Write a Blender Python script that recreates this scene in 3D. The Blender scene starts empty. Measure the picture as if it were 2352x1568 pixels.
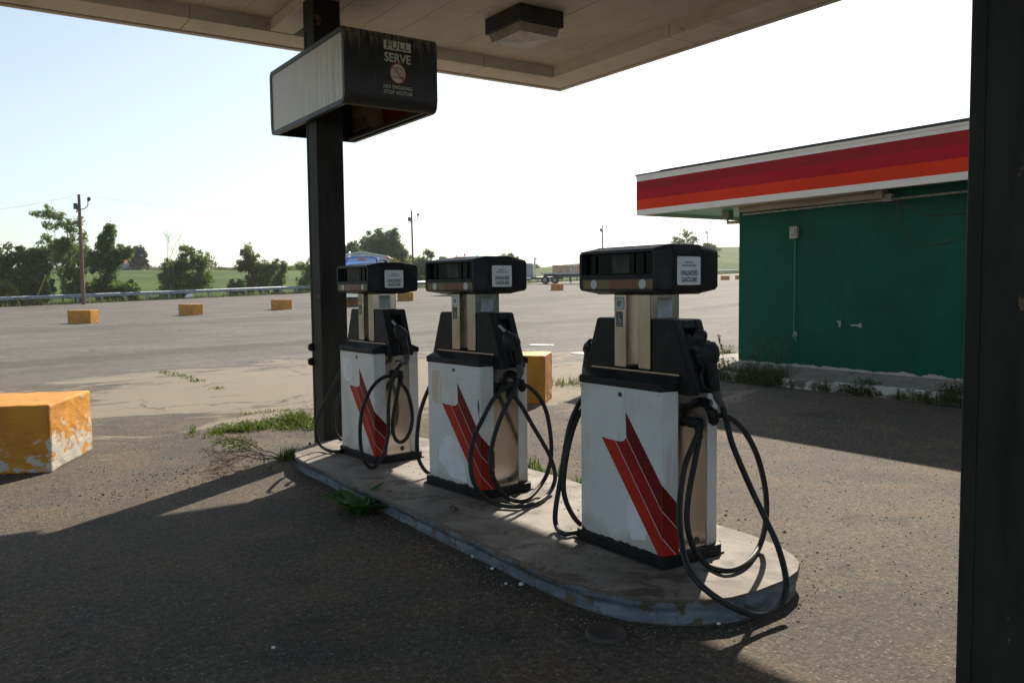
import bpy, bmesh, math, random
from mathutils import Vector, Matrix, noise as mnoise
R = math.radians
rnd = random.Random(7)
S = bpy.context.scene
C = S.collection

# ------------------------------------------------------------------ camera model (also used to survey where far things stand)
PW, PH = 2352.0, 1568.0
FOC = 0.82 * PW
YAW, PITCH, ROLL, EYE = R(-34.3), R(3.77), R(0.63), 1.6
HEAD = Vector((-math.sin(YAW), math.cos(YAW), 0)); SIDE = Vector((math.cos(YAW), math.sin(YAW), 0))
FWD = HEAD * math.cos(PITCH) - Vector((0, 0, 1)) * math.sin(PITCH)
UP0 = SIDE.cross(FWD)
RIGHT = SIDE * math.cos(ROLL) - UP0 * math.sin(ROLL); UP = UP0 * math.cos(ROLL) + SIDE * math.sin(ROLL)
EYEP = Vector((0, 0, EYE))
def ray(x, y): return FWD + RIGHT * ((x - PW / 2) / FOC) + UP * ((PH / 2 - y) / FOC)
def on_z(x, y, z=0.0):
    d = ray(x, y); return EYEP + d * ((z - EYE) / d.z)
def on_x(x, y, X): d = ray(x, y); return EYEP + d * (X / d.x)
def on_y(x, y, Y): d = ray(x, y); return EYEP + d * (Y / d.y)
def at_depth(x, y, dep): return EYEP + ray(x, y) * dep

# ------------------------------------------------------------------ terrain
def softplus(t, w): 
    t = t / w
    return w * (t if t > 30 else math.log1p(math.exp(t)))
def lot_h(x, y):
    d = x * HEAD.x + y * HEAD.y
    return 0.03 * softplus(d - 45, 3.5) if d < 400 else 0.03 * 355
RA = at_depth(0, 688, 61); RB = at_depth(1665, 619, 160)      # two points on the guard rail
RD = Vector((RB.x - RA.x, RB.y - RA.y, 0)).normalized(); RN = Vector((-RD.y, RD.x, 0))   # RN points away from the camera
if RN.dot(HEAD) < 0: RN = -RN
def beyond(x, y): return (Vector((x, y, 0)) - Vector((RA.x, RA.y, 0))).dot(RN)
CREST = [(-900, 630, 150), (-200, 618, 150), (0, 618, 150), (700, 618, 165), (1000, 622, 200), (1230, 617, 250), (1310, 606, 270), (1500, 583, 290), (1690, 566, 300), (2100, 545, 300), (2900, 600, 300)]
def interp(px, i):
    if px <= CREST[0][0]: return CREST[0][i]
    for a, b in zip(CREST, CREST[1:]):
        if px <= b[0]:
            t = (px - a[0]) / (b[0] - a[0]); t = t * t * (3 - 2 * t); return a[i] + (b[i] - a[i]) * t
    return CREST[-1][i]
def terrain(x, y):
    e = beyond(x, y)
    if e <= 0: return lot_h(x, y)
    d = x * HEAD.x + y * HEAD.y
    if d < 5: return lot_h(x, y)
    px = PW / 2 + FOC * (x * SIDE.x + y * SIDE.y) / d
    px = max(-1500, min(3500, px))
    # depth at which this bearing crosses the rail
    dirv = HEAD + SIDE * ((px - PW / 2) / FOC)
    den = dirv.dot(RN)
    base = Vector((RA.x, RA.y, 0)).dot(RN)
    dr = base / den if den > 0.02 else 400
    dc = interp(px, 2); dr = min(dr, dc - 20)
    zc = at_depth(px, interp(px, 1), dc).z - 0.2
    hr = lot_h(dirv.x * dr, dirv.y * dr)
    t = (d - dr) / (dc - dr)
    if t <= 1:
        ts = t * (1.6 - 0.6 * t) if t > 0 else 0
        z = hr + (zc - hr) * ts
        z -= 0.5 * math.exp(-((e - 3) / 3.0) ** 2)            # shallow ditch behind the rail
    else:
        z = zc - (d - dc) * 0.02 - ((d - dc) * 0.004) ** 2
    return z
def ground(px, py, start=3.0):
    d = ray(px, py); t = start; prev = t
    while t < 600:
        p = EYEP + d * t
        if p.z <= terrain(p.x, p.y): break
        prev = t; t *= 1.02
    lo, hi = prev, t
    for _ in range(30):
        m = (lo + hi) / 2; p = EYEP + d * m
        if p.z <= terrain(p.x, p.y): hi = m
        else: lo = m
    return EYEP + d * hi

# ------------------------------------------------------------------ materials
def mix_rgb(nt, fac, a, b, blend='MIX'):
    n = nt.nodes.new('ShaderNodeMix'); n.data_type = 'RGBA'; n.blend_type = blend
    for s, v in ((0, fac), (6, a), (7, b)):
        if hasattr(v, 'is_linked'): nt.links.new(v, n.inputs[s])
        elif s == 0: n.inputs[0].default_value = v
        else: n.inputs[s].default_value = (*v, 1) if len(v) == 3 else v
    return n.outputs[2]
def math_n(nt, op, a, b=0.0, c=0.0, clamp=False):
    n = nt.nodes.new('ShaderNodeMath'); n.operation = op; n.use_clamp = clamp
    for i, v in enumerate((a, b, c)):
        if hasattr(v, 'is_linked'): nt.links.new(v, n.inputs[i])
        else: n.inputs[i].default_value = v
    return n.outputs[0]
def noise_n(nt, vec, scale, detail=4, rough=0.55, dist=0.0):
    n = nt.nodes.new('ShaderNodeTexNoise'); n.inputs['Scale'].default_value = scale
    n.inputs['Detail'].default_value = detail; n.inputs['Roughness'].default_value = rough; n.inputs['Distortion'].default_value = dist
    if vec is not None: nt.links.new(vec, n.inputs['Vector'])
    return n.outputs[0]
def smooth_n(nt, v, lo, hi):
    n = nt.nodes.new('ShaderNodeMapRange'); n.interpolation_type = 'SMOOTHSTEP'
    nt.links.new(v, n.inputs[0]); n.inputs[1].default_value = lo; n.inputs[2].default_value = hi
    return n.outputs[0]
def scale_n(nt, vec, s):
    n = nt.nodes.new('ShaderNodeMapping'); n.inputs['Scale'].default_value = s; nt.links.new(vec, n.inputs['Vector']); return n.outputs[0]
def bump_n(nt, h, strength, dist=0.01, normal=None):
    n = nt.nodes.new('ShaderNodeBump'); n.inputs['Strength'].default_value = strength; n.inputs['Distance'].default_value = dist
    nt.links.new(h, n.inputs['Height'])
    if normal is not None: nt.links.new(normal, n.inputs['Normal'])
    return n.outputs[0]
def new_mat(name):
    m = bpy.data.materials.new(name); m.use_nodes = True
    nt = m.node_tree; b = nt.nodes['Principled BSDF']
    tc = nt.nodes.new('ShaderNodeTexCoord')
    return m, nt, b, tc.outputs['Object']
def plain(name, col, rough=0.5, col2=None, ns=6.0, lo=0.4, hi=0.65, metal=0.0, bump=0.0, bs=60.0, stretch=None, spec=0.5, chips=None, chip_t=(0.6, 0.63), chip_s=9.0, aniso=0.0):
    """A painted, plastic or metal surface: two tones mixed by noise, optional chips of another colour, optional bump."""
    m, nt, b, co = new_mat(name)
    v = scale_n(nt, co, stretch) if stretch else co
    c = col
    if col2 is not None:
        f = smooth_n(nt, noise_n(nt, v, ns, 5), lo, hi)
        c = mix_rgb(nt, f, col, col2)
    if chips is not None:
        f = smooth_n(nt, noise_n(nt, co, chip_s, 6, 0.62), *chip_t)
        c = mix_rgb(nt, f, c, chips)
    if hasattr(c, 'is_linked'): nt.links.new(c, b.inputs['Base Color'])
    else: b.inputs['Base Color'].default_value = (*c, 1)
    b.inputs['Metallic'].default_value = metal; b.inputs['Specular IOR Level'].default_value = spec
    r = noise_n(nt, v, ns * 2.3, 3)
    rr = math_n(nt, 'MULTIPLY_ADD', r, 0.25, rough - 0.12, True)
    nt.links.new(rr, b.inputs['Roughness'])
    if aniso: b.inputs['Anisotropic'].default_value = aniso
    if bump: nt.links.new(bump_n(nt, noise_n(nt, v, bs, 4), bump, 0.004), b.inputs['Normal'])
    return m
def leafy(name, a, b_, trans=0.3):
    m, nt, b, co = new_mat(name)
    geo = nt.nodes.new('ShaderNodeNewGeometry')
    f = math_n(nt, 'MULTIPLY_ADD', geo.outputs['Random Per Island'], 0.6, math_n(nt, 'MULTIPLY', noise_n(nt, co, 0.9, 2), 0.4), True)
    c = mix_rgb(nt, f, a, b_)
    nt.links.new(c, b.inputs['Base Color']); b.inputs['Roughness'].default_value = 0.55; b.inputs['Specular IOR Level'].default_value = 0.25
    tr = nt.nodes.new('ShaderNodeBsdfTranslucent'); 
    nt.links.new(mix_rgb(nt, 0.5, c, (0.16, 0.2, 0.02)), tr.inputs['Color'])
    mx = nt.nodes.new('ShaderNodeMixShader'); mx.inputs[0].default_value = trans
    nt.links.new(b.outputs[0], mx.inputs[1]); nt.links.new(tr.outputs[0], mx.inputs[2])
    nt.links.new(mx.outputs[0], nt.nodes['Material Output'].inputs['Surface'])
    return m

MT = {}
MT['cream'] = plain('cream soffit paint', (0.59, 0.56, 0.505), 0.7, (0.49, 0.46, 0.405), 1.6, 0.4, 0.75, bump=0.1, bs=30)
MT['cream_edge'] = plain('cream trim paint', (0.73, 0.69, 0.62), 0.7, (0.55, 0.505, 0.43), 2.2, 0.45, 0.85, bump=0.15, bs=40, stretch=(1, 1, 3), chips=(0.20, 0.14, 0.085), chip_t=(0.70, 0.76), chip_s=3.2)
MT['seam'] = plain('dark soffit seam', (0.14, 0.10, 0.07), 0.8)
def mat_pillar():
    m, nt, b, co = new_mat('dark brown pillar paint')
    sx = nt.nodes.new('ShaderNodeSeparateXYZ'); nt.links.new(co, sx.inputs[0]); Z = sx.outputs[2]
    c = mix_rgb(nt, smooth_n(nt, noise_n(nt, scale_n(nt, co, (3, 3, 0.5)), 2.5, 6, 0.65), 0.35, 0.7), (0.029, 0.028, 0.023), (0.014, 0.013, 0.011))
    sc = noise_n(nt, scale_n(nt, co, (14, 14, 1.2)), 1.7, 5, 0.7)
    c = mix_rgb(nt, math_n(nt, 'MULTIPLY', smooth_n(nt, sc, 0.66, 0.74), 0.35), c, (0.09, 0.08, 0.065))
    ch = math_n(nt, 'ADD', noise_n(nt, scale_n(nt, co, (1, 1, .7)), 5.5, 5, 0.6), math_n(nt, 'MULTIPLY', smooth_n(nt, Z, 0.5, 0.0), 0.10))
    c = mix_rgb(nt, smooth_n(nt, ch, 0.665, 0.69), c, mix_rgb(nt, noise_n(nt, co, 25, 3), (0.07, 0.032, 0.016), (0.22, 0.16, 0.10)))
    nt.links.new(c, b.inputs['Base Color']); b.inputs['Roughness'].default_value = 0.62; b.inputs['Specular IOR Level'].default_value = 0.25
    n1 = bump_n(nt, ch, 0.3, 0.006); nt.links.new(bump_n(nt, noise_n(nt, scale_n(nt, co, (4, 4, 1)), 4, 4), 0.2, 0.006, n1), b.inputs['Normal'])
    return m
MT['pillar'] = mat_pillar()
MT['plastic'] = plain('weathered black plastic', (0.010, 0.0105, 0.011), 0.5, (0.022, 0.0225, 0.0225), 9, 0.45, 0.8, bump=0.06, bs=120, spec=0.2)
MT['plastic_lit'] = plain('lit black plastic', (0.013, 0.017, 0.021), 0.46, (0.030, 0.037, 0.042), 7, 0.45, 0.8, bump=0.05, bs=120, spec=0.25)  # bluish light on the front hood put into a copy of the plastic
MT['rubber'] = plain('black rubber hose', (0.015, 0.017, 0.018), 0.52, (0.026, 0.026, 0.025), 20, spec=0.28)
MT['glass_dark'] = plain('dark display window', (0.003, 0.0035, 0.0035), 0.25, spec=0.1)
MT['enamel'] = plain('white enamel pump panel', (0.66, 0.66, 0.64), 0.34, (0.52, 0.51, 0.47), 2.6, 0.45, 0.8, stretch=(1.2, 1.2, 0.5), chips=(0.16, 0.11, 0.07), chip_t=(0.755, 0.775), chip_s=14)
def mat_enamel():
    m, nt, b, co = new_mat('white enamel pump panel')
    sx = nt.nodes.new('ShaderNodeSeparateXYZ'); nt.links.new(co, sx.inputs[0]); Z = sx.outputs[2]
    inf = nt.nodes.new('ShaderNodeObjectInfo'); off = nt.nodes.new('ShaderNodeVectorMath'); off.operation = 'ADD'; nt.links.new(co, off.inputs[0])
    nt.links.new(inf.outputs['Location'], off.inputs[1]); v = off.outputs[0]
    streak = noise_n(nt, scale_n(nt, v, (9, 9, 0.8)), 2.0, 5, 0.6); blot = noise_n(nt, v, 3.4, 6, 0.62, 0.4)
    c = mix_rgb(nt, smooth_n(nt, blot, 0.45, 0.75), (0.66, 0.66, 0.645), (0.55, 0.545, 0.51))
    c = mix_rgb(nt, math_n(nt, 'MULTIPLY', smooth_n(nt, streak, 0.55, 0.75), 0.35), c, (0.40, 0.37, 0.31))
    low = math_n(nt, 'ADD', smooth_n(nt, Z, 0.26, 0.06), math_n(nt, 'MULTIPLY', math_n(nt, 'SUBTRACT', blot, 0.5), 1.6))
    c = mix_rgb(nt, math_n(nt, 'MULTIPLY', smooth_n(nt, low, 0.35, 1.1), 0.5), c, (0.33, 0.29, 0.23))
    rim = math_n(nt, 'ADD', math_n(nt, 'SUBTRACT', Z, 0.06), math_n(nt, 'MULTIPLY', math_n(nt, 'SUBTRACT', noise_n(nt, v, 12, 5, .65), 0.5), 0.11))
    c = mix_rgb(nt, smooth_n(nt, rim, 0.012, 0.002), c, (0.055, 0.035, 0.022))
    c = mix_rgb(nt, smooth_n(nt, noise_n(nt, v, 17, 5, 0.6), 0.755, 0.77), c, (0.13, 0.075, 0.04))
    nt.links.new(c, b.inputs['Base Color'])
    nt.links.new(math_n(nt, 'MULTIPLY_ADD', blot, 0.3, 0.22), b.inputs['Roughness'])
    nt.links.new(bump_n(nt, noise_n(nt, v, 2.2, 2), 0.12, 0.03), b.inputs['Normal'])
    return m
MT['enamel'] = mat_enamel()
MT['patch_clean'] = plain('cleaner white paint patch', (0.78, 0.8, 0.82), 0.35, (0.7, 0.71, 0.72), 8)
MT['patch_tan'] = plain('tan rust stain streaks', (0.58, 0.45, 0.30), 0.5, (0.70, 0.62, 0.50), 30, stretch=(1, 1, 0.12))
MT['steel'] = plain('brushed stainless panel', (0.57, 0.55, 0.515), 0.155, (0.43, 0.41, 0.375), 4, 0.35, 0.7, metal=1.0, stretch=(1, 1, 0.35), bump=0.16, bs=2.5, aniso=0.3)
MT['red_a'] = plain('bright red decal', (0.44, 0.026, 0.010), 0.45, (0.38, 0.022, 0.01), 5, spec=.22)
MT['red_b'] = plain('mid red decal', (0.29, 0.010, 0.007), 0.45, (0.24, 0.009, 0.007), 5, spec=.22)
MT['red_c'] = plain('dark red decal', (0.15, 0.005, 0.006), 0.45, (0.12, 0.005, 0.005), 5, spec=.22)
MT['white_line'] = plain('white pinstripe', (0.62, 0.55, 0.52), 0.5)
MT['label_w'] = plain('white sticker', (0.74, 0.77, 0.8), 0.4, (0.66, 0.68, 0.7), 9)
MT['label_g'] = plain('pale green sticker', (0.42, 0.52, 0.46), 0.4)
MT['label_y'] = plain('yellow sticker', (0.55, 0.5, 0.2), 0.4)
MT['label_grey'] = plain('grey notice sticker', (0.52, 0.56, 0.6), 0.45, (0.45, 0.48, 0.5), 20)
MT['label_navy'] = plain('dark blue sticker', (0.035, 0.05, 0.065), 0.45)
MT['ink'] = plain('black lettering', (0.012, 0.013, 0.016), 0.5)
MT['ink_grey'] = plain('grey lettering', (0.2, 0.21, 0.23), 0.5)
MT['sign_white'] = plain('off white lettering', (0.62, 0.63, 0.56), 0.5, (0.5, 0.5, 0.43), 14)
MT['band_y'] = plain('amber price strip', (0.15, 0.10, 0.03), 0.4)
MT['band_r'] = plain('red brown price strip', (0.16, 0.045, 0.025), 0.4)
MT['paper'] = plain('faded notice paper', (0.02, 0.018, 0.015), 0.7, (0.06, 0.055, 0.05), 14, 0.4, 0.7)
MT['orange_dot'] = plain('translucent white button', (0.55, 0.55, 0.52), 0.5)
MT['pipe'] = plain('pale painted conduit', (0.42, 0.42, 0.38), 0.5, (0.26, 0.25, 0.22), 12)
MT['galv'] = plain('galvanised steel', (0.36, 0.40, 0.45), 0.5, (0.27, 0.30, 0.34), 3, metal=0.35)
MT['wood'] = plain('weathered pole wood', (0.20, 0.105, 0.07), 0.8, (0.12, 0.07, 0.05), 3, stretch=(3, 3, 0.3), bump=0.3, bs=20)
MT['wood_grey'] = plain('grey pole wood', (0.16, 0.14, 0.13), 0.8, (0.1, 0.09, 0.08), 3, stretch=(3, 3, 0.3))
MT['bark'] = plain('tree bark', (0.075, 0.055, 0.04), 0.9, (0.12, 0.09, 0.07), 4, bump=0.4, bs=12)
MT['bark_pale'] = plain('pale dead bark', (0.30, 0.27, 0.25), 0.9, (0.2, 0.18, 0.16), 4)
MT['wire'] = plain('utility wire', (0.4, 0.4, 0.42), 0.6)
MT['lamp_metal'] = plain('lamp housing metal', (0.07, 0.07, 0.075), 0.5)
MT['lens'] = plain('milky lamp lens', (0.36, 0.32, 0.27), 0.35, (0.27, 0.24, 0.2), 7)
MT['black_box'] = plain('black lamp box', (0.02, 0.022, 0.022), 0.5, (0.035, 0.036, 0.034), 6)
MT['chrome'] = plain('chrome', (0.75, 0.75, 0.76), 0.2, metal=1.0)
MT['tyre'] = plain('tyre rubber', (0.02, 0.02, 0.021), 0.85)
MT['glass'] = plain('vehicle glass', (0.05, 0.06, 0.07), 0.1, spec=0.7)
MT['amber'] = plain('amber lamp lens', (0.85, 0.16, 0.03), 0.3)
MT['blue'] = plain('blue truck paint', (0.04, 0.20, 0.62), 0.3, (0.05, 0.23, 0.66), 2)
MT['maroon'] = plain('maroon truck paint', (0.26, 0.05, 0.07), 0.3, (0.22, 0.045, 0.06), 2)
MT['grey_truck'] = plain('grey truck paint', (0.30, 0.34, 0.38), 0.4, (0.25, 0.28, 0.31), 2)
MT['frame'] = plain('dark chassis steel', (0.035, 0.035, 0.037), 0.7)
MT['deck'] = plain('pale trailer deck', (0.66, 0.66, 0.66), 0.5, (0.55, 0.55, 0.55), 2)
MT['pallet_tan'] = plain('tan bundle', (0.62, 0.38, 0.24), 0.8, (0.72, 0.50, 0.36), 2.5)
MT['pallet_org'] = plain('orange bundle', (0.72, 0.38, 0.16), 0.8, (0.78, 0.52, 0.32), 2.5)
MT['wrap'] = plain('white wrap', (0.62, 0.63, 0.65), 0.4)
MT['siding'] = plain('pale blue siding', (0.62, 0.68, 0.80), 0.6, (0.55, 0.60, 0.72), 2)
MT['roof_white'] = plain('white roof trim', (0.86, 0.84, 0.80), 0.5)
MT['roof_red'] = plain('red brown shingle roof', (0.36, 0.12, 0.09), 0.9, (0.28, 0.09, 0.07), 3)
MT['house_wall'] = plain('pale house wall', (0.48, 0.53, 0.54), 0.7)
MT['pale_conc'] = plain('pale concrete', (0.24, 0.225, 0.195), 0.85, (0.17, 0.16, 0.14), 3, bump=0.3, bs=50)
MT['white_disc'] = plain('white manhole lid', (0.42, 0.41, 0.39), 0.7, (0.3, 0.29, 0.27), 6)
MT['iron'] = plain('rusty dark iron', (0.035, 0.032, 0.03), 0.6, (0.06, 0.045, 0.035), 12, bump=0.4, bs=60)
MT['stone'] = plain('gravel', (0.30, 0.24, 0.19), 0.8, (0.13, 0.11, 0.09), 11, 0.42, 0.6)
MT['paper_white'] = plain('white litter', (0.75, 0.76, 0.78), 0.6)
MT['twig'] = plain('dry twig', (0.17, 0.12, 0.08), 0.9)
MT['brownleaf'] = plain('dry brown debris', (0.13, 0.085, 0.05), 0.9, (0.07, 0.05, 0.035), 30)
MT['leaf_dark'] = leafy('dark leaves', (0.044, 0.088, 0.026), (0.13, 0.22, 0.058), 0.42)
MT['leaf_mid'] = leafy('mid green leaves', (0.068, 0.125, 0.032), (0.185, 0.275, 0.075), 0.52)
MT['leaf_yel'] = leafy('yellow green leaves', (0.075, 0.088, 0.018), (0.20, 0.20, 0.045), 0.45)
MT['leaf_scrub'] = leafy('tan green scrub', (0.06, 0.075, 0.025), (0.15, 0.15, 0.06), 0.35)
MT['leaf_con'] = leafy('conifer needles', (0.010, 0.022, 0.014), (0.025, 0.045, 0.026), 0.1)
MT['leaf_haze'] = leafy('haze tinted leaves', (0.045, 0.090, 0.036), (0.11, 0.180, 0.078), 0.45)  # distance haze put into the leaf colour of the far trees
MT['grass'] = leafy('weed grass', (0.035, 0.07, 0.012), (0.12, 0.17, 0.03), 0.4)
MT['grass_dry'] = leafy('dry grass', (0.10, 0.10, 0.03), (0.22, 0.20, 0.09), 0.35)
MT['weed_green'] = leafy('broad weed leaves', (0.03, 0.09, 0.02), (0.06, 0.16, 0.04), 0.35)
MT['weed_dark'] = leafy('dark weed', (0.026, 0.050, 0.015), (0.085, 0.11, 0.035), 0.3)
MT['s_white'] = plain('white fascia', (0.82, 0.81, 0.77), 0.5, (0.70, 0.68, 0.62), 2.5, stretch=(1, 1, 4), lo=.5, hi=.8)
MT['s_dark'] = plain('dark red stripe', (0.34, 0.012, 0.018), 0.65, (0.29, 0.012, 0.016), 1.3, spec=.2)
MT['s_crim'] = plain('crimson stripe', (0.46, 0.006, 0.022), 0.65, (0.41, 0.006, 0.02), 1.3, spec=.2)
MT['s_org'] = plain('orange red stripe', (0.76, 0.045, 0.006), 0.65, (0.68, 0.04, 0.006), 1.3, spec=.2)
MT['trim_tan'] = plain('tan trim board', (0.44, 0.38, 0.30), 0.6, (0.3, 0.25, 0.19), 4, stretch=(1, 0.3, 2))
MT['back_shade'] = plain('shade toned panel back', (0.20, 0.18, 0.135), 0.7, (0.13, 0.115, 0.085), 4)  # dark tone stands for the shade inside the sign box
MT['soffit_g'] = plain('green soffit paint', (0.02, 0.27, 0.15), 0.4, (0.02, 0.22, 0.12), 3)
MT['roofing'] = plain('dark roofing felt', (0.06, 0.06, 0.06), 0.9)

def mat_asphalt():
    m, nt, b, co = new_mat('worn asphalt')
    big = noise_n(nt, co, 0.22, 5, 0.6, 0.4); mid = noise_n(nt, co, 1.7, 6, 0.62, 0.2); fine = noise_n(nt, co, 26, 4, 0.7)
    vo = nt.nodes.new('ShaderNodeTexVoronoi'); vo.inputs['Scale'].default_value = 95; nt.links.new(co, vo.inputs['Vector'])
    sep = nt.nodes.new('ShaderNodeSeparateColor'); nt.links.new(vo.outputs['Color'], sep.inputs[0])
    stone = sep.outputs[0]
    c = mix_rgb(nt, smooth_n(nt, big, 0.35, 0.68), (0.066, 0.058, 0.0485), (0.102, 0.089, 0.071))
    c = mix_rgb(nt, math_n(nt, 'MULTIPLY', smooth_n(nt, mid, 0.44, 0.62), 0.75), c, (0.118, 0.088, 0.060))       # brown dirt film
    c = mix_rgb(nt, math_n(nt, 'MULTIPLY', smooth_n(nt, noise_n(nt, co, 0.9, 5, 0.6, 0.8), 0.55, 0.7), 0.75), c, (0.042, 0.038, 0.034))
    c = mix_rgb(nt, 0.8, c, mix_rgb(nt, stone, (0.66, 0.66, 0.66), (1.34, 1.33, 1.3)), 'MULTIPLY')
    c = mix_rgb(nt, math_n(nt, 'MULTIPLY', smooth_n(nt, sep.outputs[1], 0.94, 0.97), 0.5), c, (0.25, 0.235, 0.205))   # pale stones
    c = mix_rgb(nt, 0.7, c, mix_rgb(nt, smooth_n(nt, fine, 0.28, 0.72), (0.5, 0.5, 0.5), (1.5, 1.5, 1.5)), 'MULTIPLY')
    # position based: grazing sheen painted as paler lot beyond; worn tar lane, sandy patches
    sx = nt.nodes.new('ShaderNodeSeparateXYZ'); nt.links.new(co, sx.inputs[0]); X, Y = sx.outputs[0], sx.outputs[1]
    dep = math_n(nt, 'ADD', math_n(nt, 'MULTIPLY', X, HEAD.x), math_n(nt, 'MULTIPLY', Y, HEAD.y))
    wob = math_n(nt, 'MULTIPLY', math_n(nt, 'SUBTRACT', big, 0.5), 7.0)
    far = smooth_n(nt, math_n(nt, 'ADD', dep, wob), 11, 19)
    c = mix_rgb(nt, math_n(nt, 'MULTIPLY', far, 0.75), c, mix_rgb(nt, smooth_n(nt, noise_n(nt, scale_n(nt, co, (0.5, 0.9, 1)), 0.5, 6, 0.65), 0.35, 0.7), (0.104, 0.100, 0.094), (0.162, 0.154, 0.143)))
    lane = math_n(nt, 'ABSOLUTE', math_n(nt, 'SUBTRACT', math_n(nt, 'ADD', math_n(nt, 'SUBTRACT', Y, math_n(nt, 'MULTIPLY', X, 0.36)), math_n(nt, 'MULTIPLY', math_n(nt, 'SUBTRACT', mid, .5), 2.2)), 20.9))
    c = mix_rgb(nt, math_n(nt, 'MULTIPLY', smooth_n(nt, lane, 1.25, 0.7), 0.5), c, (0.050, 0.047, 0.044))
    lane2 = math_n(nt, 'ABSOLUTE', math_n(nt, 'SUBTRACT', math_n(nt, 'ADD', math_n(nt, 'SUBTRACT', Y, math_n(nt, 'MULTIPLY', X, 0.36)), math_n(nt, 'MULTIPLY', math_n(nt, 'SUBTRACT', mid, .5), 4)), 38.0))
    c = mix_rgb(nt, math_n(nt, 'MULTIPLY', smooth_n(nt, lane2, 3.0, 1.8), 0.4), c, (0.058, 0.054, 0.050))
    tl = nt.nodes.new('ShaderNodeMapping'); tl.inputs['Rotation'].default_value = (0, 0, -0.345); tl.inputs['Scale'].default_value = (0.06, 0.75, 1); nt.links.new(co, tl.inputs['Vector'])
    lanes = noise_n(nt, tl.outputs[0], 1.0, 6, 0.7, 0.3)
    c = mix_rgb(nt, math_n(nt, 'MULTIPLY', math_n(nt, 'MULTIPLY', smooth_n(nt, lanes, 0.54, 0.70), far), 0.6), c, (0.075, 0.072, 0.070))
    c = mix_rgb(nt, math_n(nt, 'MULTIPLY', math_n(nt, 'MULTIPLY', smooth_n(nt, lanes, 0.44, 0.30), far), 0.5), c, (0.18, 0.177, 0.172))
    mot = noise_n(nt, co, 4.5, 6, 0.75)
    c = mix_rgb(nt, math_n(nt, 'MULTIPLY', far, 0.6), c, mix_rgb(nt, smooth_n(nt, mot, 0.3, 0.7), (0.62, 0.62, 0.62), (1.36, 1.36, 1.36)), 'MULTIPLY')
    # sandy slab area between island and lot
    dx = math_n(nt, 'DIVIDE', math_n(nt, 'SUBTRACT', X, 7.0), 6.5); dy = math_n(nt, 'DIVIDE', math_n(nt, 'SUBTRACT', Y, 13.6), 4.2)
    rr = math_n(nt, 'SQRT', math_n(nt, 'ADD', math_n(nt, 'MULTIPLY', dx, dx), math_n(nt, 'MULTIPLY', dy, dy)))
    rr = math_n(nt, 'ADD', rr, math_n(nt, 'MULTIPLY', math_n(nt, 'SUBTRACT', noise_n(nt, scale_n(nt, co, (0.55, 1.3, 1)), 0.8, 7, 0.7, 0.8), 0.5), 3.4))
    c = mix_rgb(nt, math_n(nt, 'MULTIPLY', smooth_n(nt, rr, 1.05, 0.8), 0.72), c, mix_rgb(nt, fine, (0.205, 0.172, 0.132), (0.32, 0.272, 0.212)))
    # cracks
    wv = nt.nodes.new('ShaderNodeVectorMath'); wv.operation = 'ADD'; nt.links.new(co, wv.inputs[0])
    nz = nt.nodes.new('ShaderNodeTexNoise'); nz.inputs['Scale'].default_value = 1.3; nz.inputs['Detail'].default_value = 4; nt.links.new(co, nz.inputs['Vector'])
    nt.links.new(nz.outputs['Color'], wv.inputs[1])
    ed = nt.nodes.new('ShaderNodeTexVoronoi'); ed.feature = 'DISTANCE_TO_EDGE'; ed.inputs['Scale'].default_value = 0.3; nt.links.new(wv.outputs[0], ed.inputs['Vector'])
    crack = math_n(nt, 'MULTIPLY', smooth_n(nt, ed.outputs['Distance'], 0.011, 0.004), smooth_n(nt, noise_n(nt, co, 0.35, 3), 0.42, 0.58))
    crack = math_n(nt, 'MULTIPLY', crack, smooth_n(nt, dep, 9.5, 12))
    c = mix_rgb(nt, math_n(nt, 'MULTIPLY', crack, 0.75), c, (0.05, 0.043, 0.035))
    oil = math_n(nt, 'MULTIPLY', smooth_n(nt, noise_n(nt, co, 1.1, 3, 0.5, 1.2), 0.62, 0.72), smooth_n(nt, dep, 9, 6))
    c = mix_rgb(nt, math_n(nt, 'MULTIPLY', oil, 0.55), c, (0.028, 0.025, 0.023))
    nt.links.new(c, b.inputs['Base Color'])
    b.inputs['Roughness'].default_value = 0.85; b.inputs['Specular IOR Level'].default_value = 0.2
    h = math_n(nt, 'ADD', math_n(nt, 'MULTIPLY', vo.outputs['Distance'], -0.8), math_n(nt, 'MULTIPLY', fine, 0.8))
    n1 = bump_n(nt, h, 0.75, 0.006)
    n2 = bump_n(nt, noise_n(nt, co, 6, 4), 0.25, 0.02, n1)
    nt.links.new(n2, b.inputs['Normal'])
    return m
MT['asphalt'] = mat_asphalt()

def mat_field():
    m, nt, b, co = new_mat('mown field')
    a = noise_n(nt, scale_n(nt, co, (1, 1, 1)), 0.06, 5, 0.6); f = noise_n(nt, co, 1.2, 5, 0.7)
    c = mix_rgb(nt, smooth_n(nt, a, 0.38, 0.62), (0.046, 0.080, 0.016), (0.080, 0.118, 0.030))
    c = mix_rgb(nt, 0.5, c, mix_rgb(nt, f, (0.55, 0.55, 0.5), (1.4, 1.4, 1.3)), 'MULTIPLY')
    nt.links.new(c, b.inputs['Base Color']); b.inputs['Roughness'].default_value = 0.9; b.inputs['Specular IOR Level'].default_value = 0.1
    nt.links.new(bump_n(nt, f, 0.6, 0.3), b.inputs['Normal'])
    return m
MT['field'] = mat_field()

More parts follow.
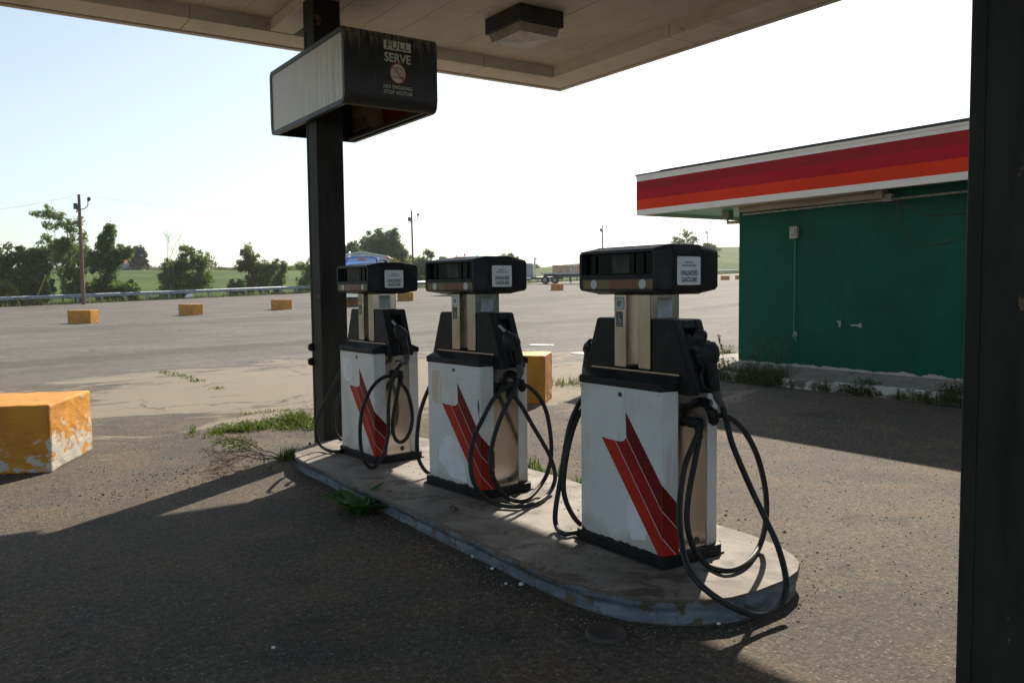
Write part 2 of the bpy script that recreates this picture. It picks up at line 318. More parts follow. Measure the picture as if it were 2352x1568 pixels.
def mat_island_top():
    m, nt, b, co = new_mat('worn island concrete')
    n = noise_n(nt, co, 2.2, 7, 0.65, 0.3); f = noise_n(nt, co, 30, 5, 0.7)
    c = mix_rgb(nt, smooth_n(nt, n, 0.38, 0.62), (0.125, 0.104, 0.080), (0.245, 0.222, 0.195))
    c = mix_rgb(nt, smooth_n(nt, noise_n(nt, co, 3.7, 7, 0.7, 0.5), 0.50, 0.64), c, (0.070, 0.053, 0.038))
    c = mix_rgb(nt, 0.5, c, mix_rgb(nt, f, (0.6, 0.6, 0.6), (1.35, 1.35, 1.35)), 'MULTIPLY')
    nt.links.new(c, b.inputs['Base Color']); b.inputs['Roughness'].default_value = 0.75
    nt.links.new(bump_n(nt, f, 0.35, 0.006), b.inputs['Normal'])
    return m
MT['island_top'] = mat_island_top()
def mat_kerb():
    m, nt, b, co = new_mat('flaking blue grey kerb paint')
    sx = nt.nodes.new('ShaderNodeSeparateXYZ'); nt.links.new(co, sx.inputs[0]); Z = sx.outputs[2]
    n = noise_n(nt, co, 9, 7, 0.68, 0.4)
    base = mix_rgb(nt, smooth_n(nt, noise_n(nt, scale_n(nt, co, (1, 1, 4)), 5, 5), 0.4, 0.65), (0.105, 0.128, 0.158), (0.19, 0.212, 0.24))
    # rim and foot where paint has come away
    edge = math_n(nt, 'ABSOLUTE', math_n(nt, 'SUBTRACT', Z, 0.062))
    f = math_n(nt, 'ADD', n, math_n(nt, 'MULTIPLY', smooth_n(nt, edge, 0.045, 0.07), 0.17))
    c = mix_rgb(nt, smooth_n(nt, f, 0.535, 0.57), base, mix_rgb(nt, noise_n(nt, co, 40, 4), (0.05, 0.038, 0.028), (0.15, 0.115, 0.08)))
    c = mix_rgb(nt, smooth_n(nt, noise_n(nt, co, 14, 5, 0.7), 0.66, 0.70), c, (0.5, 0.5, 0.48))
    nt.links.new(c, b.inputs['Base Color']); b.inputs['Roughness'].default_value = 0.65
    nt.links.new(bump_n(nt, f, 0.6, 0.01), b.inputs['Normal'])
    return m
MT['kerb'] = mat_kerb()
def mat_block(name, lo, low_bias, right_bias):
    """Yellow painted concrete with paint gone in flakes; biases grow the flaking towards the foot and one side of the block."""
    m, nt, b, co = new_mat(name)
    sx = nt.nodes.new('ShaderNodeSeparateXYZ'); nt.links.new(co, sx.inputs[0])
    n = noise_n(nt, scale_n(nt, co, (1, 1, 1.6)), 5.5, 7, 0.66, 0.35)
    f = math_n(nt, 'ADD', n, math_n(nt, 'MULTIPLY', smooth_n(nt, sx.outputs[2], 0.46, 0.12), low_bias))
    f = math_n(nt, 'ADD', f, math_n(nt, 'MULTIPLY', smooth_n(nt, sx.outputs[0], 0.48, 0.54), right_bias))
    paint = mix_rgb(nt, smooth_n(nt, noise_n(nt, co, 3, 5), 0.35, 0.7), (0.60, 0.258, 0.014), (0.46, 0.185, 0.010))
    bare = mix_rgb(nt, noise_n(nt, co, 25, 5), (0.42, 0.38, 0.32), (0.62, 0.58, 0.52))
    c = mix_rgb(nt, smooth_n(nt, f, lo, lo + 0.03), paint, bare)
    wave = noise_n(nt, scale_n(nt, co, (2.5, 2.5, 18)), 2.2, 4, 0.6)
    c = mix_rgb(nt, math_n(nt, 'MULTIPLY', smooth_n(nt, wave, 0.66, 0.72), 0.75), c, (0.09, 0.06, 0.03))
    nt.links.new(c, b.inputs['Base Color']); b.inputs['Roughness'].default_value = 0.6
    n1 = bump_n(nt, f, 0.5, 0.012); n2 = bump_n(nt, wave, 0.4, 0.012, n1)
    nt.links.new(bump_n(nt, noise_n(nt, co, 45, 5), 0.3, 0.006, n2), b.inputs['Normal'])
    return m
MT['block_near'] = mat_block('peeling yellow block paint', 0.70, 0.19, 0.10)
MT['block'] = mat_block('yellow block paint', 0.68, 0.06, 0.0)
def mat_brick():
    m, nt, b, co = new_mat('green painted brick')
    cx = nt.nodes.new('ShaderNodeSeparateXYZ'); nt.links.new(co, cx.inputs[0])
    cb = nt.nodes.new('ShaderNodeCombineXYZ'); nt.links.new(math_n(nt, 'ADD', cx.outputs[0], cx.outputs[1]), cb.inputs[0]); nt.links.new(cx.outputs[2], cb.inputs[1])
    br = nt.nodes.new('ShaderNodeTexBrick'); nt.links.new(cb.outputs[0], br.inputs['Vector'])
    br.inputs['Scale'].default_value = 1.0; br.inputs['Brick Width'].default_value = 0.40; br.inputs['Row Height'].default_value = 0.1
    br.inputs['Mortar Size'].default_value = 0.006; br.inputs['Mortar Smooth'].default_value = 0.6
    br.inputs['Color1'].default_value = (0, 0, 0, 1); br.inputs['Color2'].default_value = (1, 1, 1, 1); br.inputs['Mortar'].default_value = (0.5, 0.5, 0.5, 1)
    g = mix_rgb(nt, smooth_n(nt, noise_n(nt, scale_n(nt, co, (1, 1, .6)), 1.2, 7, 0.65, .5), 0.35, 0.7), (0.001, 0.098, 0.065), (0.001, 0.070, 0.047))
    c = mix_rgb(nt, 0.16, g, mix_rgb(nt, br.outputs['Color'], (0.7, 0.7, 0.7), (1.25, 1.25, 1.25)), 'MULTIPLY')
    c = mix_rgb(nt, math_n(nt, 'MULTIPLY', br.outputs['Fac'], 0.2), c, (0.003, 0.055, 0.035))
    c = mix_rgb(nt, math_n(nt, 'MULTIPLY', smooth_n(nt, noise_n(nt, co, 22, 5, 0.7), 0.74, 0.76), 0.6), c, (0.3, 0.3, 0.26))
    # bare flaked foot of the wall
    foot = math_n(nt, 'ADD', cx.outputs[2], math_n(nt, 'MULTIPLY', math_n(nt, 'SUBTRACT', noise_n(nt, scale_n(nt, co, (1, 1.6, 0.3)), 2.6, 5, 0.6), 0.5), 0.16))
    c = mix_rgb(nt, smooth_n(nt, foot, 0.295, 0.285), c, mix_rgb(nt, noise_n(nt, co, 18, 4), (0.30, 0.28, 0.25), (0.55, 0.54, 0.5)))
    nt.links.new(c, b.inputs['Base Color']); b.inputs['Roughness'].default_value = 0.55; b.inputs['Specular IOR Level'].default_value = 0.14
    n1 = bump_n(nt, math_n(nt, 'SUBTRACT', 1.0, br.outputs['Fac']), 0.4, 0.006)
    nt.links.new(bump_n(nt, noise_n(nt, co, 35, 4), 0.15, 0.006, n1), b.inputs['Normal'])
    return m
MT['brick'] = mat_brick()
def mat_sign_panel():
    m, nt, b, co = new_mat('grimy white sign panel')
    v = scale_n(nt, co, (6, 9, 0.5))
    n = noise_n(nt, v, 2.2, 5, 0.65)
    sx = nt.nodes.new('ShaderNodeSeparateXYZ'); nt.links.new(co, sx.inputs[0]); nearness = smooth_n(nt, sx.outputs[1], 0.5, -0.95)
    c = mix_rgb(nt, math_n(nt, 'MULTIPLY', smooth_n(nt, n, 0.42, 0.75), math_n(nt, 'MULTIPLY_ADD', nearness, 0.6, 0.2)), (0.68, 0.67, 0.60), (0.36, 0.335, 0.26))
    c = mix_rgb(nt, math_n(nt, 'MULTIPLY', smooth_n(nt, noise_n(nt, scale_n(nt, co, (8, 14, 0.7)), 1.5, 5, 0.7), 0.62, 0.72), nearness), c, (0.10, 0.09, 0.06))
    nt.links.new(c, b.inputs['Base Color']); b.inputs['Roughness'].default_value = 0.45
    return m
MT['sign_panel'] = mat_sign_panel()
def mat_sign_black():
    m, nt, b, co = new_mat('black sign face with pale drips')
    sx = nt.nodes.new('ShaderNodeSeparateXYZ'); nt.links.new(co, sx.inputs[0])
    n = noise_n(nt, scale_n(nt, co, (22, 22, 1.6)), 1.6, 5, 0.65)
    top = smooth_n(nt, sx.outputs[2], 0.02, 0.34)
    f = math_n(nt, 'MULTIPLY', smooth_n(nt, math_n(nt, 'ADD', n, math_n(nt, 'MULTIPLY', top, 0.26)), 0.62, 0.86), 0.75)
    c = mix_rgb(nt, f, (0.012, 0.015, 0.017), (0.22, 0.21, 0.16))
    nt.links.new(c, b.inputs['Base Color']); b.inputs['Roughness'].default_value = 0.4
    return m
MT['sign_black'] = mat_sign_black()
MT['sign_frame'] = plain('dark sign frame', (0.035, 0.042, 0.046), 0.5, (0.06, 0.065, 0.065), 8)

# ------------------------------------------------------------------ mesh building
class MB:
    def __init__(self): self.v = []; self.f = []; self.m = []; self.s = []
    def add(self, verts, faces, mi=0, smooth=False):
        o = len(self.v); self.v += [tuple(p) for p in verts]
        for f in faces: self.f.append([o + i for i in f]); self.m.append(mi); self.s.append(smooth)
    def box(self, a, b, mi=0):
        x0, y0, z0 = a; x1, y1, z1 = b
        v = [(x0, y0, z0), (x1, y0, z0), (x1, y1, z0), (x0, y1, z0), (x0, y0, z1), (x1, y0, z1), (x1, y1, z1), (x0, y1, z1)]
        self.add(v, [(0, 3, 2, 1), (4, 5, 6, 7), (0, 1, 5, 4), (1, 2, 6, 5), (2, 3, 7, 6), (3, 0, 4, 7)], mi)
    def hexa(self, v, mi=0): self.add(v, [(0, 3, 2, 1), (4, 5, 6, 7), (0, 1, 5, 4), (1, 2, 6, 5), (2, 3, 7, 6), (3, 0, 4, 7)], mi)
    def prism(self, poly, lo, hi, axis, mi=0, smooth=False):
        """poly of 2-tuples in the two other axes, swept along axis from lo to hi"""
        def P(u, w, t): return {'x': (t, u, w), 'y': (u, t, w), 'z': (u, w, t)}[axis]
        n = len(poly); v = [P(u, w, lo) for u, w in poly] + [P(u, w, hi) for u, w in poly]
        area = sum(poly[i][0] * poly[(i + 1) % n][1] - poly[(i + 1) % n][0] * poly[i][1] for i in range(n))
        flip = (area < 0) != (axis == 'y')
        fs = [list(range(n))[::-1], list(range(n, 2 * n))]
        if flip: fs = [f[::-1] for f in fs]
        self.add(v, fs, mi)
        sd = [(i, (i + 1) % n, n + (i + 1) % n, n + i) for i in range(n)]
        if flip: sd = [f[::-1] for f in sd]
        o = len(self.v) - 2 * n
        for f in sd: self.f.append([o + i for i in f]); self.m.append(mi); self.s.append(smooth)
    def tube(self, pts, r, n=8, mi=0, cap=True, smooth=True):
        pts = [Vector(p) for p in pts]; k = len(pts)
        rs = r if isinstance(r, (list, tuple)) else [r] * k
        t0 = (pts[1] - pts[0]).normalized()
        ref = Vector((0, 0, 1)) if abs(t0.z) < 0.9 else Vector((1, 0, 0))
        nrm = (ref - t0 * ref.dot(t0)).normalized(); v = []
        for i, p in enumerate(pts):
            t = (pts[min(i + 1, k - 1)] - pts[max(i - 1, 0)])
            t = t.normalized() if t.length > 1e-9 else t0
            nrm = (nrm - t * nrm.dot(t)); nrm = nrm.normalized() if nrm.length > 1e-6 else t.orthogonal().normalized()
            bn = t.cross(nrm)
            for j in range(n):
                a = 2 * math.pi * j / n; v.append(p + (nrm * math.cos(a) + bn * math.sin(a)) * rs[i])
        fs = [(i * n + j, i * n + (j + 1) % n, (i + 1) * n + (j + 1) % n, (i + 1) * n + j) for i in range(k - 1) for j in range(n)]
        self.add(v, fs, mi, smooth)
        if cap:
            self.add(v[:n], [list(range(n))[::-1]], mi); self.add(v[-n:], [list(range(n))], mi)
    def disc(self, c, nrm, r, n=24, mi=0, thick=0.0):
        c = Vector(c); nrm = Vector(nrm).normalized(); a = nrm.orthogonal().normalized(); b = nrm.cross(a)
        ring = [c + nrm * thick + (a * math.cos(2 * math.pi * i / n) + b * math.sin(2 * math.pi * i / n)) * r for i in range(n)]
        self.add(ring, [list(range(n))], mi)
        if thick:
            lo = [p - nrm * thick for p in ring]
            self.add(lo + ring, [(i, (i + 1) % n, n + (i + 1) % n, n + i) for i in range(n)], mi)
    def lathe(self, prof, c=(0, 0, 0), n=20, mi=0, axis=None):
        q = Vector((0, 0, 1)).rotation_difference(Vector(axis)).to_matrix() if axis else Matrix.Identity(3); c = Vector(c)
        v = [c + q @ Vector((r * math.cos(2 * math.pi * j / n), r * math.sin(2 * math.pi * j / n), z)) for r, z in prof for j in range(n)]
        self.add(v, [(i * n + j, i * n + (j + 1) % n, (i + 1) * n + (j + 1) % n, (i + 1) * n + j) for i in range(len(prof) - 1) for j in range(n)], mi, True)
    def poly(self, pts, mi=0): self.add(pts, [list(range(len(pts)))], mi)
    def text(self, s, org, right, up, size, xs=1.0, mi=0, bold=0.0, align='CENTER', space=1.0, mirror=False):
        c = bpy.data.curves.new('lettering', 'FONT'); c.body = s; c.size = 1.0; c.align_x = align; c.align_y = 'CENTER'; c.offset = bold; c.space_character = space; c.resolution_u = 4
        o = bpy.data.objects.new('lettering', c); C.objects.link(o)
        me = bpy.data.meshes.new_from_object(o.evaluated_get(bpy.context.evaluated_depsgraph_get()))
        right = Vector(right); up = Vector(up); org = Vector(org)
        vs = [org + right * (p.co.x * size * xs) + up * (p.co.y * size) for p in me.vertices]
        self.add(vs, [list(p.vertices) for p in me.polygons], mi)
        bpy.data.objects.remove(o); bpy.data.curves.remove(c); bpy.data.meshes.remove(me)
    def build(self, name, mats, parent=None, bevel=0.0, seg=2, smooth_all=False, recalc=False, loc=None):
        me = bpy.data.meshes.new(name); me.from_pydata([tuple(p) for p in self.v], [], self.f)
        if not isinstance(mats, (list, tuple)): mats = [mats]
        for k in mats: me.materials.append(MT[k] if isinstance(k, str) else k)
        for i, p in enumerate(me.polygons):
            p.material_index = min(self.m[i], len(mats) - 1); p.use_smooth = self.s[i] or smooth_all
        if recalc:
            bm = bmesh.new(); bm.from_mesh(me); bmesh.ops.recalc_face_normals(bm, faces=bm.faces); bm.to_mesh(me); bm.free()
        me.update()
        o = bpy.data.objects.new(name, me); C.objects.link(o)
        if parent: o.parent = parent
        if loc is not None: o.location = loc
        if bevel:
            md = o.modifiers.new('edge', 'BEVEL'); md.width = bevel; md.segments = seg; md.limit_method = 'ANGLE'; md.angle_limit = R(35)
        return o
def tag(o, label, cat, group=None, kind=None):
    if label: o['label'] = label
    if cat: o['category'] = cat
    if group: o['group'] = group
    if kind: o['kind'] = kind
    return o
def thing(name, label, cat, loc=(0, 0, 0), rz=0.0, group=None):
    o = bpy.data.objects.new(name, None); o.empty_display_size = 0.1; C.objects.link(o)
    o.location = loc; o.rotation_euler = (0, 0, rz)
    return tag(o, label, cat, group)
def dup(o, parent=None):
    c = o.copy(); C.objects.link(c)
    if parent: c.parent = parent
    for ch in o.children: dup(ch, c)
    return c
def spline(pts, k=6):
    P = [Vector(p) for p in pts]; P = [P[0] * 2 - P[1]] + P + [P[-1] * 2 - P[-2]]; out = []
    for i in range(1, len(P) - 2):
        for j in range(k):
            t = j / k; a, b, c, d = P[i - 1], P[i], P[i + 1], P[i + 2]
            out.append(0.5 * ((2 * b) + (c - a) * t + (2 * a - 5 * b + 4 * c - d) * t * t + (3 * b - a - 3 * c + d) * t ** 3))
    out.append(P[-2]); return out
# pixel helpers: windows of the photograph that were enlarged to take measurements from
def win(x, y, x0, y0, s): return ((x0 + x / s) / 1.08844, (y0 + y / s) / 1.08844)

# ================================================================== SETTING: lot and field
def build_lot():
    mb = MB()
    us = [-220, -160, -120, -90, -70, -55, -45, -38, -32, -27, -23, -19, -15, -11, -7, -3, 1, 5, 9, 13, 17, 21, 26, 32, 39, 47, 56, 66, 78, 92, 108, 126, 146, 170, 200, 240, 300, 380]
    es = [-260, -200, -150, -115, -95, -84, -76, -70, -66, -62, -58, -54, -50, -46, -42, -38, -34, -30, -26, -22, -18, -14, -10, -6, -3, -0.15]
    for e in es:
        for u in us:
            p = Vector((RA.x, RA.y, 0)) + RD * u + RN * e
            mb.v.append((p.x, p.y, lot_h(p.x, p.y) if e < 0.5 else lot_h(p.x, p.y)))
    n = len(us)
    for i in range(len(es) - 1):
        for j in range(n - 1):
            mb.f.append([i * n + j, i * n + j + 1, (i + 1) * n + j + 1, (i + 1) * n + j]); mb.m.append(0); mb.s.append(True)
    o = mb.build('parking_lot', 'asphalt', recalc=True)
    if o.data.polygons[0].normal.z < 0: o.data.flip_normals()
    tag(o, None, None, kind='structure')
    mb = MB()
    us = list(range(-700, -140, 40)) + list(range(-140, 420, 8)) + list(range(420, 1000, 40))
    es = [-0.2, 0.4, 1.2, 2, 3, 4, 6, 8, 11, 15, 20, 26, 33, 41, 50, 60, 70, 80, 90, 100, 110, 120, 130, 140, 150, 160, 175, 190, 205, 220, 240, 260, 290, 340, 420, 600, 900]
    for e in es:
        for u in us:
            p = Vector((RA.x, RA.y, 0)) + RD * u + RN * e
            z = terrain(p.x, p.y)
            if e < 0: z = lot_h(p.x, p.y) - 0.006
            mb.v.append((p.x, p.y, max(z, -12)))
    n = len(us)
    for i in range(len(es) - 1):
        for j in range(n - 1):
            mb.f.append([i * n + j, i * n + j + 1, (i + 1) * n + j + 1, (i + 1) * n + j]); mb.m.append(0); mb.s.append(True)
    o = mb.build('grass_field', 'field', recalc=True)
    if o.data.polygons[0].normal.z < 0: o.data.flip_normals()
    tag(o, None, None, kind='structure')
build_lot()

# ================================================================== PUMP ISLAND
ICX, IHW, IY0, IY1 = 3.2, 0.70, 3.45, 6.90
def island_outline(grow=0.0, n=14):
    pts = []
    def arc(yc, ly, sgn):
        for i in range(n + 1):
            a = math.pi * i / n
            c, s = math.cos(a), math.sin(a); ex = 2 / (2.7 if c > 0 else 2.2)
            yield (ICX + (IHW + grow) * math.copysign(abs(c) ** ex, c), yc + sgn * (ly + grow) * abs(s) ** ex)
    pts += [(x, y) for x, y in arc(IY0, 0.85, -1)][::-1]     # near end, from -x to +x
    pts += [(x, y) for x, y in arc(IY1, 0.76, 1)]            # far end, from +x to -x
    out = [pts[0]]
    for a, b in zip(pts, pts[1:] + pts[:1]):
        L = math.dist(a, b); k = max(1, int(L / 0.12))
        for i in range(1, k + 1): out.append((a[0] + (b[0] - a[0]) * i / k, a[1] + (b[1] - a[1]) * i / k))
    return out[:-1]
mb = MB(); prof = [(-0.055, -0.05), (-0.045, 0.045), (-0.050, 0.056), (-0.046, 0.070), (-0.026, 0.08), (-0.005, 0.118), (-0.008, 0.127), (-0.022, 0.131)]
base = island_outline()
rows = []
for g, z in prof:
    row = []
    for i, (x, y) in enumerate(base):
        w = (mnoise.noise(Vector((x * 2.1, y * 2.1, z * 9))) * 0.013 + mnoise.noise(Vector((x * 9, y * 9, z * 20))) * 0.009)
        d = Vector((x - ICX, (y - max(IY0, min(IY1, y))), 0)); d = d.normalized() if d.length > 1e-4 else Vector((1, 0, 0))
        gg = g * abs(d.x) ** 1.5; row.append((x + d.x * (gg + w), y + d.y * (gg + w), z if z < 0.1 else z + mnoise.noise(Vector((x * 5, y * 5, 3))) * 0.004))
    rows.append(row)
n = len(base)
for row in rows: mb.v += row
for i in range(len(rows) - 1):
    for j in range(n): mb.f.append([i * n + j, i * n + (j + 1) % n, (i + 1) * n + (j + 1) % n, (i + 1) * n + j]); mb.m.append(0); mb.s.append(True)
mb.f.append([(len(rows) - 1) * n + j for j in range(n)]); mb.m.append(1); mb.s.append(False)
isl = mb.build('pump_island', ['kerb', 'island_top'], recalc=True)
tag(isl, 'raised concrete pump island with flaking blue grey kerb paint carrying three pumps', 'pump island')

# ================================================================== GAS PUMPS
ZB = 0.13
def pump_parts(root, first):
    """everything the three pumps share; local frame: x across the island (front faces -x), y along it, z up from the island top"""
    mb = MB()
    mb.prism([(-.225, .345), (-.225, -.335), (-.205, -.36), (.205, -.36), (.228, -.335), (.228, .345), (.205, .365), (-.205, .365)], 0.0, 0.061, 'z')
    mb.prism([(-.240, .36), (-.240, -.352), (.242, -.352), (.242, .36)], 0.0, 0.012, 'z')
    mb.build('base_skirt', 'plastic', root, bevel=.004)
    for s in (-1, 1):
        mb = MB()
        P = [(-.212 * -s, .322), (-.212 * -s, -.322), (-.111 * -s, -.344), (-.111 * -s, .344)]
        mb.prism(P, 0.06, 0.925, 'z')
        o = mb.build('cabinet_panel', 'enamel', root, bevel=.006, recalc=True)
        if s == -1:
            k = MB(); k.disc((-.2125, -.01, .878), (-1, 0, 0), .013, 14, 0, .003); k.box((-.2145, -.024, .868), (-.2105, -.004, .884)); k.build('lock', 'ink', o)
            for yy, zz in ((-.30, .90), (.30, .90), (.30, .085)):
                k = MB(); k.disc((-.2122, yy, zz), (-1, 0, 0), .005, 8, 0, .0015); k.build('screw', 'galv', o)
        mb = MB()   # sloping black cap of the cabinet
        x0, x1, x2 = s * .222, s * .214, s * .110
        v = [(x0, -.326, .918), (x2, -.350, .918), (x2, .350, .918), (x0, .326, .918), (x0, -.326, .957), (x2, -.350, .998), (x2, .350, .998), (x0, .326, .957)]
        mb.hexa(v); o2 = mb.build('cabinet_cap', 'plastic', root, bevel=.006, recalc=True)
        mb = MB(); mb.box((min(s * .098, s * .1085), -.345, .925), (max(s * .098, s * .1085), .345, 1.004)); mb.build('edge_strip', 'steel', root)
    mb = MB(); mb.box((-.108, -.336, .05), (.121, .336, .975)); mb.build('side_panel', 'steel', root)
    for s in (-1, 1):
        mb = MB(); mb.box((-.02, min(s * .3355, s * .3385), .845), (.045, max(s * .3355, s * .3385), .858)); mb.build('vent_slot', 'ink', root)
        mb = MB(); mb.lathe([(.020, 0), (.020, .003), (.015, .0035), (.0, .0015)], (.035, s * .3362, .105), 16, axis=(0, s, 0)); mb.build('drain_plug', 'iron', root)
    mb = MB(); mb.box((-.1075, -.30, .975), (.12, .30, .988)); mb.build('deck', 'plastic', root)
    for yc in (-.09, .10):
        mb = MB(); mb.box((-.112, yc - .047, 1.012), (.112, yc + .047, 1.42)); o = mb.build('column', 'steel', root, bevel=.006)
        mb = MB(); mb.box((-.104, yc - .04, .985), (.104, yc + .04, 1.013)); mb.build('column_foot', 'plastic', o)
    # nozzle boots on both ends
    for s in (-1, 1):
        mb = MB()
        out = [(.140, .985), (.140, 1.275), (.150, 1.285), (.292, 1.285), (.304, 1.276), (.432, .915), (.428, .90), (.340, .90), (.340, .985)]
        rail = [(s * y, z) for y, z in out]
        mb.prism(rail, -.104, -.045, 'x'); mb.prism(rail, .052, .108, 'x')
        inn = [(s * .140, .985), (s * .140, 1.284), (s * .285, 1.284), (s * .262, 1.235), (s * .385, .90), (s * .34, .90), (s * .34, .985)]
        mb.prism(inn, -.045, .052, 'x')
        bar = [(s * .262, 1.286), (s * .291, 1.286), (s * .303, 1.277), (s * .318, 1.235), (s * .28, 1.235)]
        mb.prism([(s * .26, 1.2845), (s * .2925, 1.2845), (s * .3035, 1.2755), (s * .317, 1.238), (s * .28, 1.238)], -.0449, .0519, 'x')
        o = mb.build('nozzle_boot', 'plastic', root, bevel=.007, recalc=True)
        k = MB(); k.box((-.012, min(s * .268, s * .33), 1.13), (.0375, max(s * .268, s * .33), 1.195)); 
        m2 = MB(); m2.prism([(s * .305, 1.13), (s * .305, 1.205), (s * .303, 1.205), (s * .327, 1.13)], -.03, .04, 'x'); m2.build('spout_hole', 'glass_dark', o, recalc=True)
    # head
    mb = MB(); sl = [(-.305, 1.44), (-.285, 1.417), (.285, 1.417), (.305, 1.44), (.305, 1.655), (.285, 1.68), (-.285, 1.68), (-.305, 1.655)]
    mb.prism(sl, -.118, .116, 'x'); head = mb.build('head', 'plastic', root, bevel=.008, seg=3, recalc=True)
    for s in (-1, 1):
        m_ = 'plastic_lit' if s == -1 else 'plastic'
        xa, xb = s * .116, s * .236
        def ring(x, hy, z0, z1, c): return [(x, -hy, z0 + c), (x, -hy + c, z0), (x, hy - c, z0), (x, hy, z0 + c), (x, hy, z1 - c), (x, hy - c, z1), (x, -hy + c, z1), (x, -hy, z1 - c)]
        mb = MB()
        A = ring(xa, .3015, 1.420, 1.677, .022); B = ring(xb, .298, 1.438, 1.655, .018); D = ring(xb, .281, 1.523, 1.640, .008); E_ = ring(s * .198, .276, 1.528, 1.636, .008)
        # shell
        mb.add(A + B, [(i, (i + 1) % 8, 8 + (i + 1) % 8, 8 + i) for i in range(8)])
        # front face around the window recess
        mb.add(B + D, [(i, (i + 1) % 8, 8 + (i + 1) % 8, 8 + i) for i in range(8)])
        mb.add(D + E_, [(i, (i + 1) % 8, 8 + (i + 1) % 8, 8 + i) for i in range(8)])
        mb.add(A, [list(range(8))])
        hood = mb.build('display_hood', m_, root, bevel=.005, recalc=True)
        mb = MB(); mb.poly([(s * .2, p[1], p[2]) for p in E_]); mb.box((min(s * .199, s * .209), -.19, 1.53), (max(s * .199, s * .209), -.186, 1.634)); mb.box((min(s * .199, s * .209), .19, 1.53), (max(s * .199, s * .209), .194, 1.634)); mb.box((min(s * .199, s * .207), -.115, 1.53), (max(s * .199, s * .207), -.112, 1.634))
        w = mb.build('display_window', 'glass_dark', hood, recalc=True)
        mb = MB(); mb.box((min(s * .2005, s * .202), -.075, 1.533), (max(s * .2005, s * .202), .062, 1.63)); mb.build('notice_card', 'paper', hood)
        mb = MB(); mb.box((min(s * .236, s * .243), -.287, 1.511), (max(s * .236, s * .243), .287, 1.522)); mb.build('window_ledge', m_, hood, bevel=.003)
        mb = MB(); x0, x1 = sorted((s * .2362, s * .2385))
        mb.box((x0, -.283, 1.449), (x1, .262, 1.497)); 
        o = mb.build('price_strip', 'band_y', hood)
        mb = MB(); x0, x1 = sorted((s * .2386, s * .2398)); mb.box((x0, -.16, 1.4495), (x1, .045, 1.4965)); mb.build('red_panel', 'band_r', o)
        for yy in (-.212 if s == -1 else .212, .168 if s == -1 else -.168):
            mb = MB(); mb.disc((s * .2386, yy, 1.473), (s, 0, 0), .0255, 20, 0, .004); mb.build('button', 'orange_dot', o)
    # UNLEADED stickers on both ends of the head, each with its lettering
    for s in (-1, 1):
        y = s * .3053
        def rr(x0, x1, z0, z1, c, y):
            q = []
            for cx, cz, a0 in ((x1 - c, z0 + c, -90), (x1 - c, z1 - c, 0), (x0 + c, z1 - c, 90), (x0 + c, z0 + c, 180)):
                for i in range(5): a = R(a0 + 22.5 * i); q.append((cx + c * math.cos(a), y, cz + c * math.sin(a)))
            return q
        mb = MB(); q = rr(-.083, .093, 1.466, 1.614, .009, y); mb.poly(q if s < 0 else q[::-1])
        st = mb.build('fuel_sticker', 'label_w', root)
        mb = MB(); rt = (1, 0, 0) if s < 0 else (-1, 0, 0); yy = y + s * .0008; up = (0, 0, 1); xc = .006
        mb.text('FOR USE AS A', (xc, yy, 1.584), rt, up, .0145, .72, bold=.02); mb.text('MOTOR FUEL ONLY', (xc, yy, 1.567), rt, up, .0145, .80, bold=.02)
        mb.text('UNLEADED', (xc, yy, 1.527), rt, up, .036, .70, bold=.022); mb.text('GASOLINE', (xc, yy, 1.493), rt, up, .036, .70, bold=.022)
        mb.build('lettering', 'ink', st)
    # notice on the column's end face, wheelchair sticker and (per pump) octane sticker on the front face
    mb = MB(); mb.poly([(-.055, -.1377, 1.293), (.056, -.1377, 1.293), (.056, -.1377, 1.402), (-.055, -.1377, 1.402)]); nt_ = mb.build('notice_sticker', 'label_grey', root)
    mb = MB(); r2 = random.Random(3)
    for i in range(13):
        z = 1.393 - i * .0074 - (.006 if i > 1 else 0); hw = .04 + r2.uniform(-.012, .004) if i not in (0, 12) else (.048 if i == 0 else .025)
        mb.poly([(-hw, -.1383, z - (.0018 if i > 1 else .003)), (hw, -.1383, z - (.0018 if i > 1 else .003)), (hw, -.1383, z), (-hw, -.1383, z)])
    mb.build('print_lines', 'ink_grey', nt_)
    mb = MB(); mb.poly([(-.1127, .128, 1.238), (-.1127, .076, 1.238), (-.1127, .076, 1.322), (-.1127, .128, 1.322)]); wc = mb.build('wheelchair_sticker', 'label_navy', root)
    mb = MB(); cx, cz = .101, 1.275
    def P(u, w): return (-.1134, cx - u, cz + w)
    def seg2(a, b, t=.0022):
        d = Vector((b[0] - a[0], b[1] - a[1])).normalized(); n_ = Vector((-d.y, d.x)) * t
        mb.poly([P(a[0] - n_.x, a[1] - n_.y), P(b[0] - n_.x, b[1] - n_.y), P(b[0] + n_.x, b[1] + n_.y), P(a[0] + n_.x, a[1] + n_.y)])
    arc = [(.011 * math.cos(R(a)) - .001, .011 * math.sin(R(a)) - .006) for a in range(100, 371, 30)]
    for a, b in zip(arc, arc[1:]): seg2(a, b, .0014)
    seg2((-.004, .018), (-.002, .002)); seg2((-.002, .002), (.009, .002)); seg2((.009, .002), (.014, -.012)); seg2((-.003, .01), (.006, .01), .0014)
    mb.poly([P(-.004 + .0042 * math.cos(R(a)), .026 + .0042 * math.sin(R(a))) for a in range(0, 360, 36)])
    seg2((-.02, -.027), (.02, -.027), .0012); mb.build('wheelchair_mark', 'sign_white', wc)
    # chevron decal wrapping round the near corner of the front cabinet panel
    X = -.2131; c0 = -.3225
    def Fp(y, z): return (X, y, z)
    def Rp(t, z): return (-.2125 + .1015 * t, c0 - .0008 - .0225 * t - .0004, z)
    mb = MB(); zc = lambda z: z - .13
    yo = 3.399
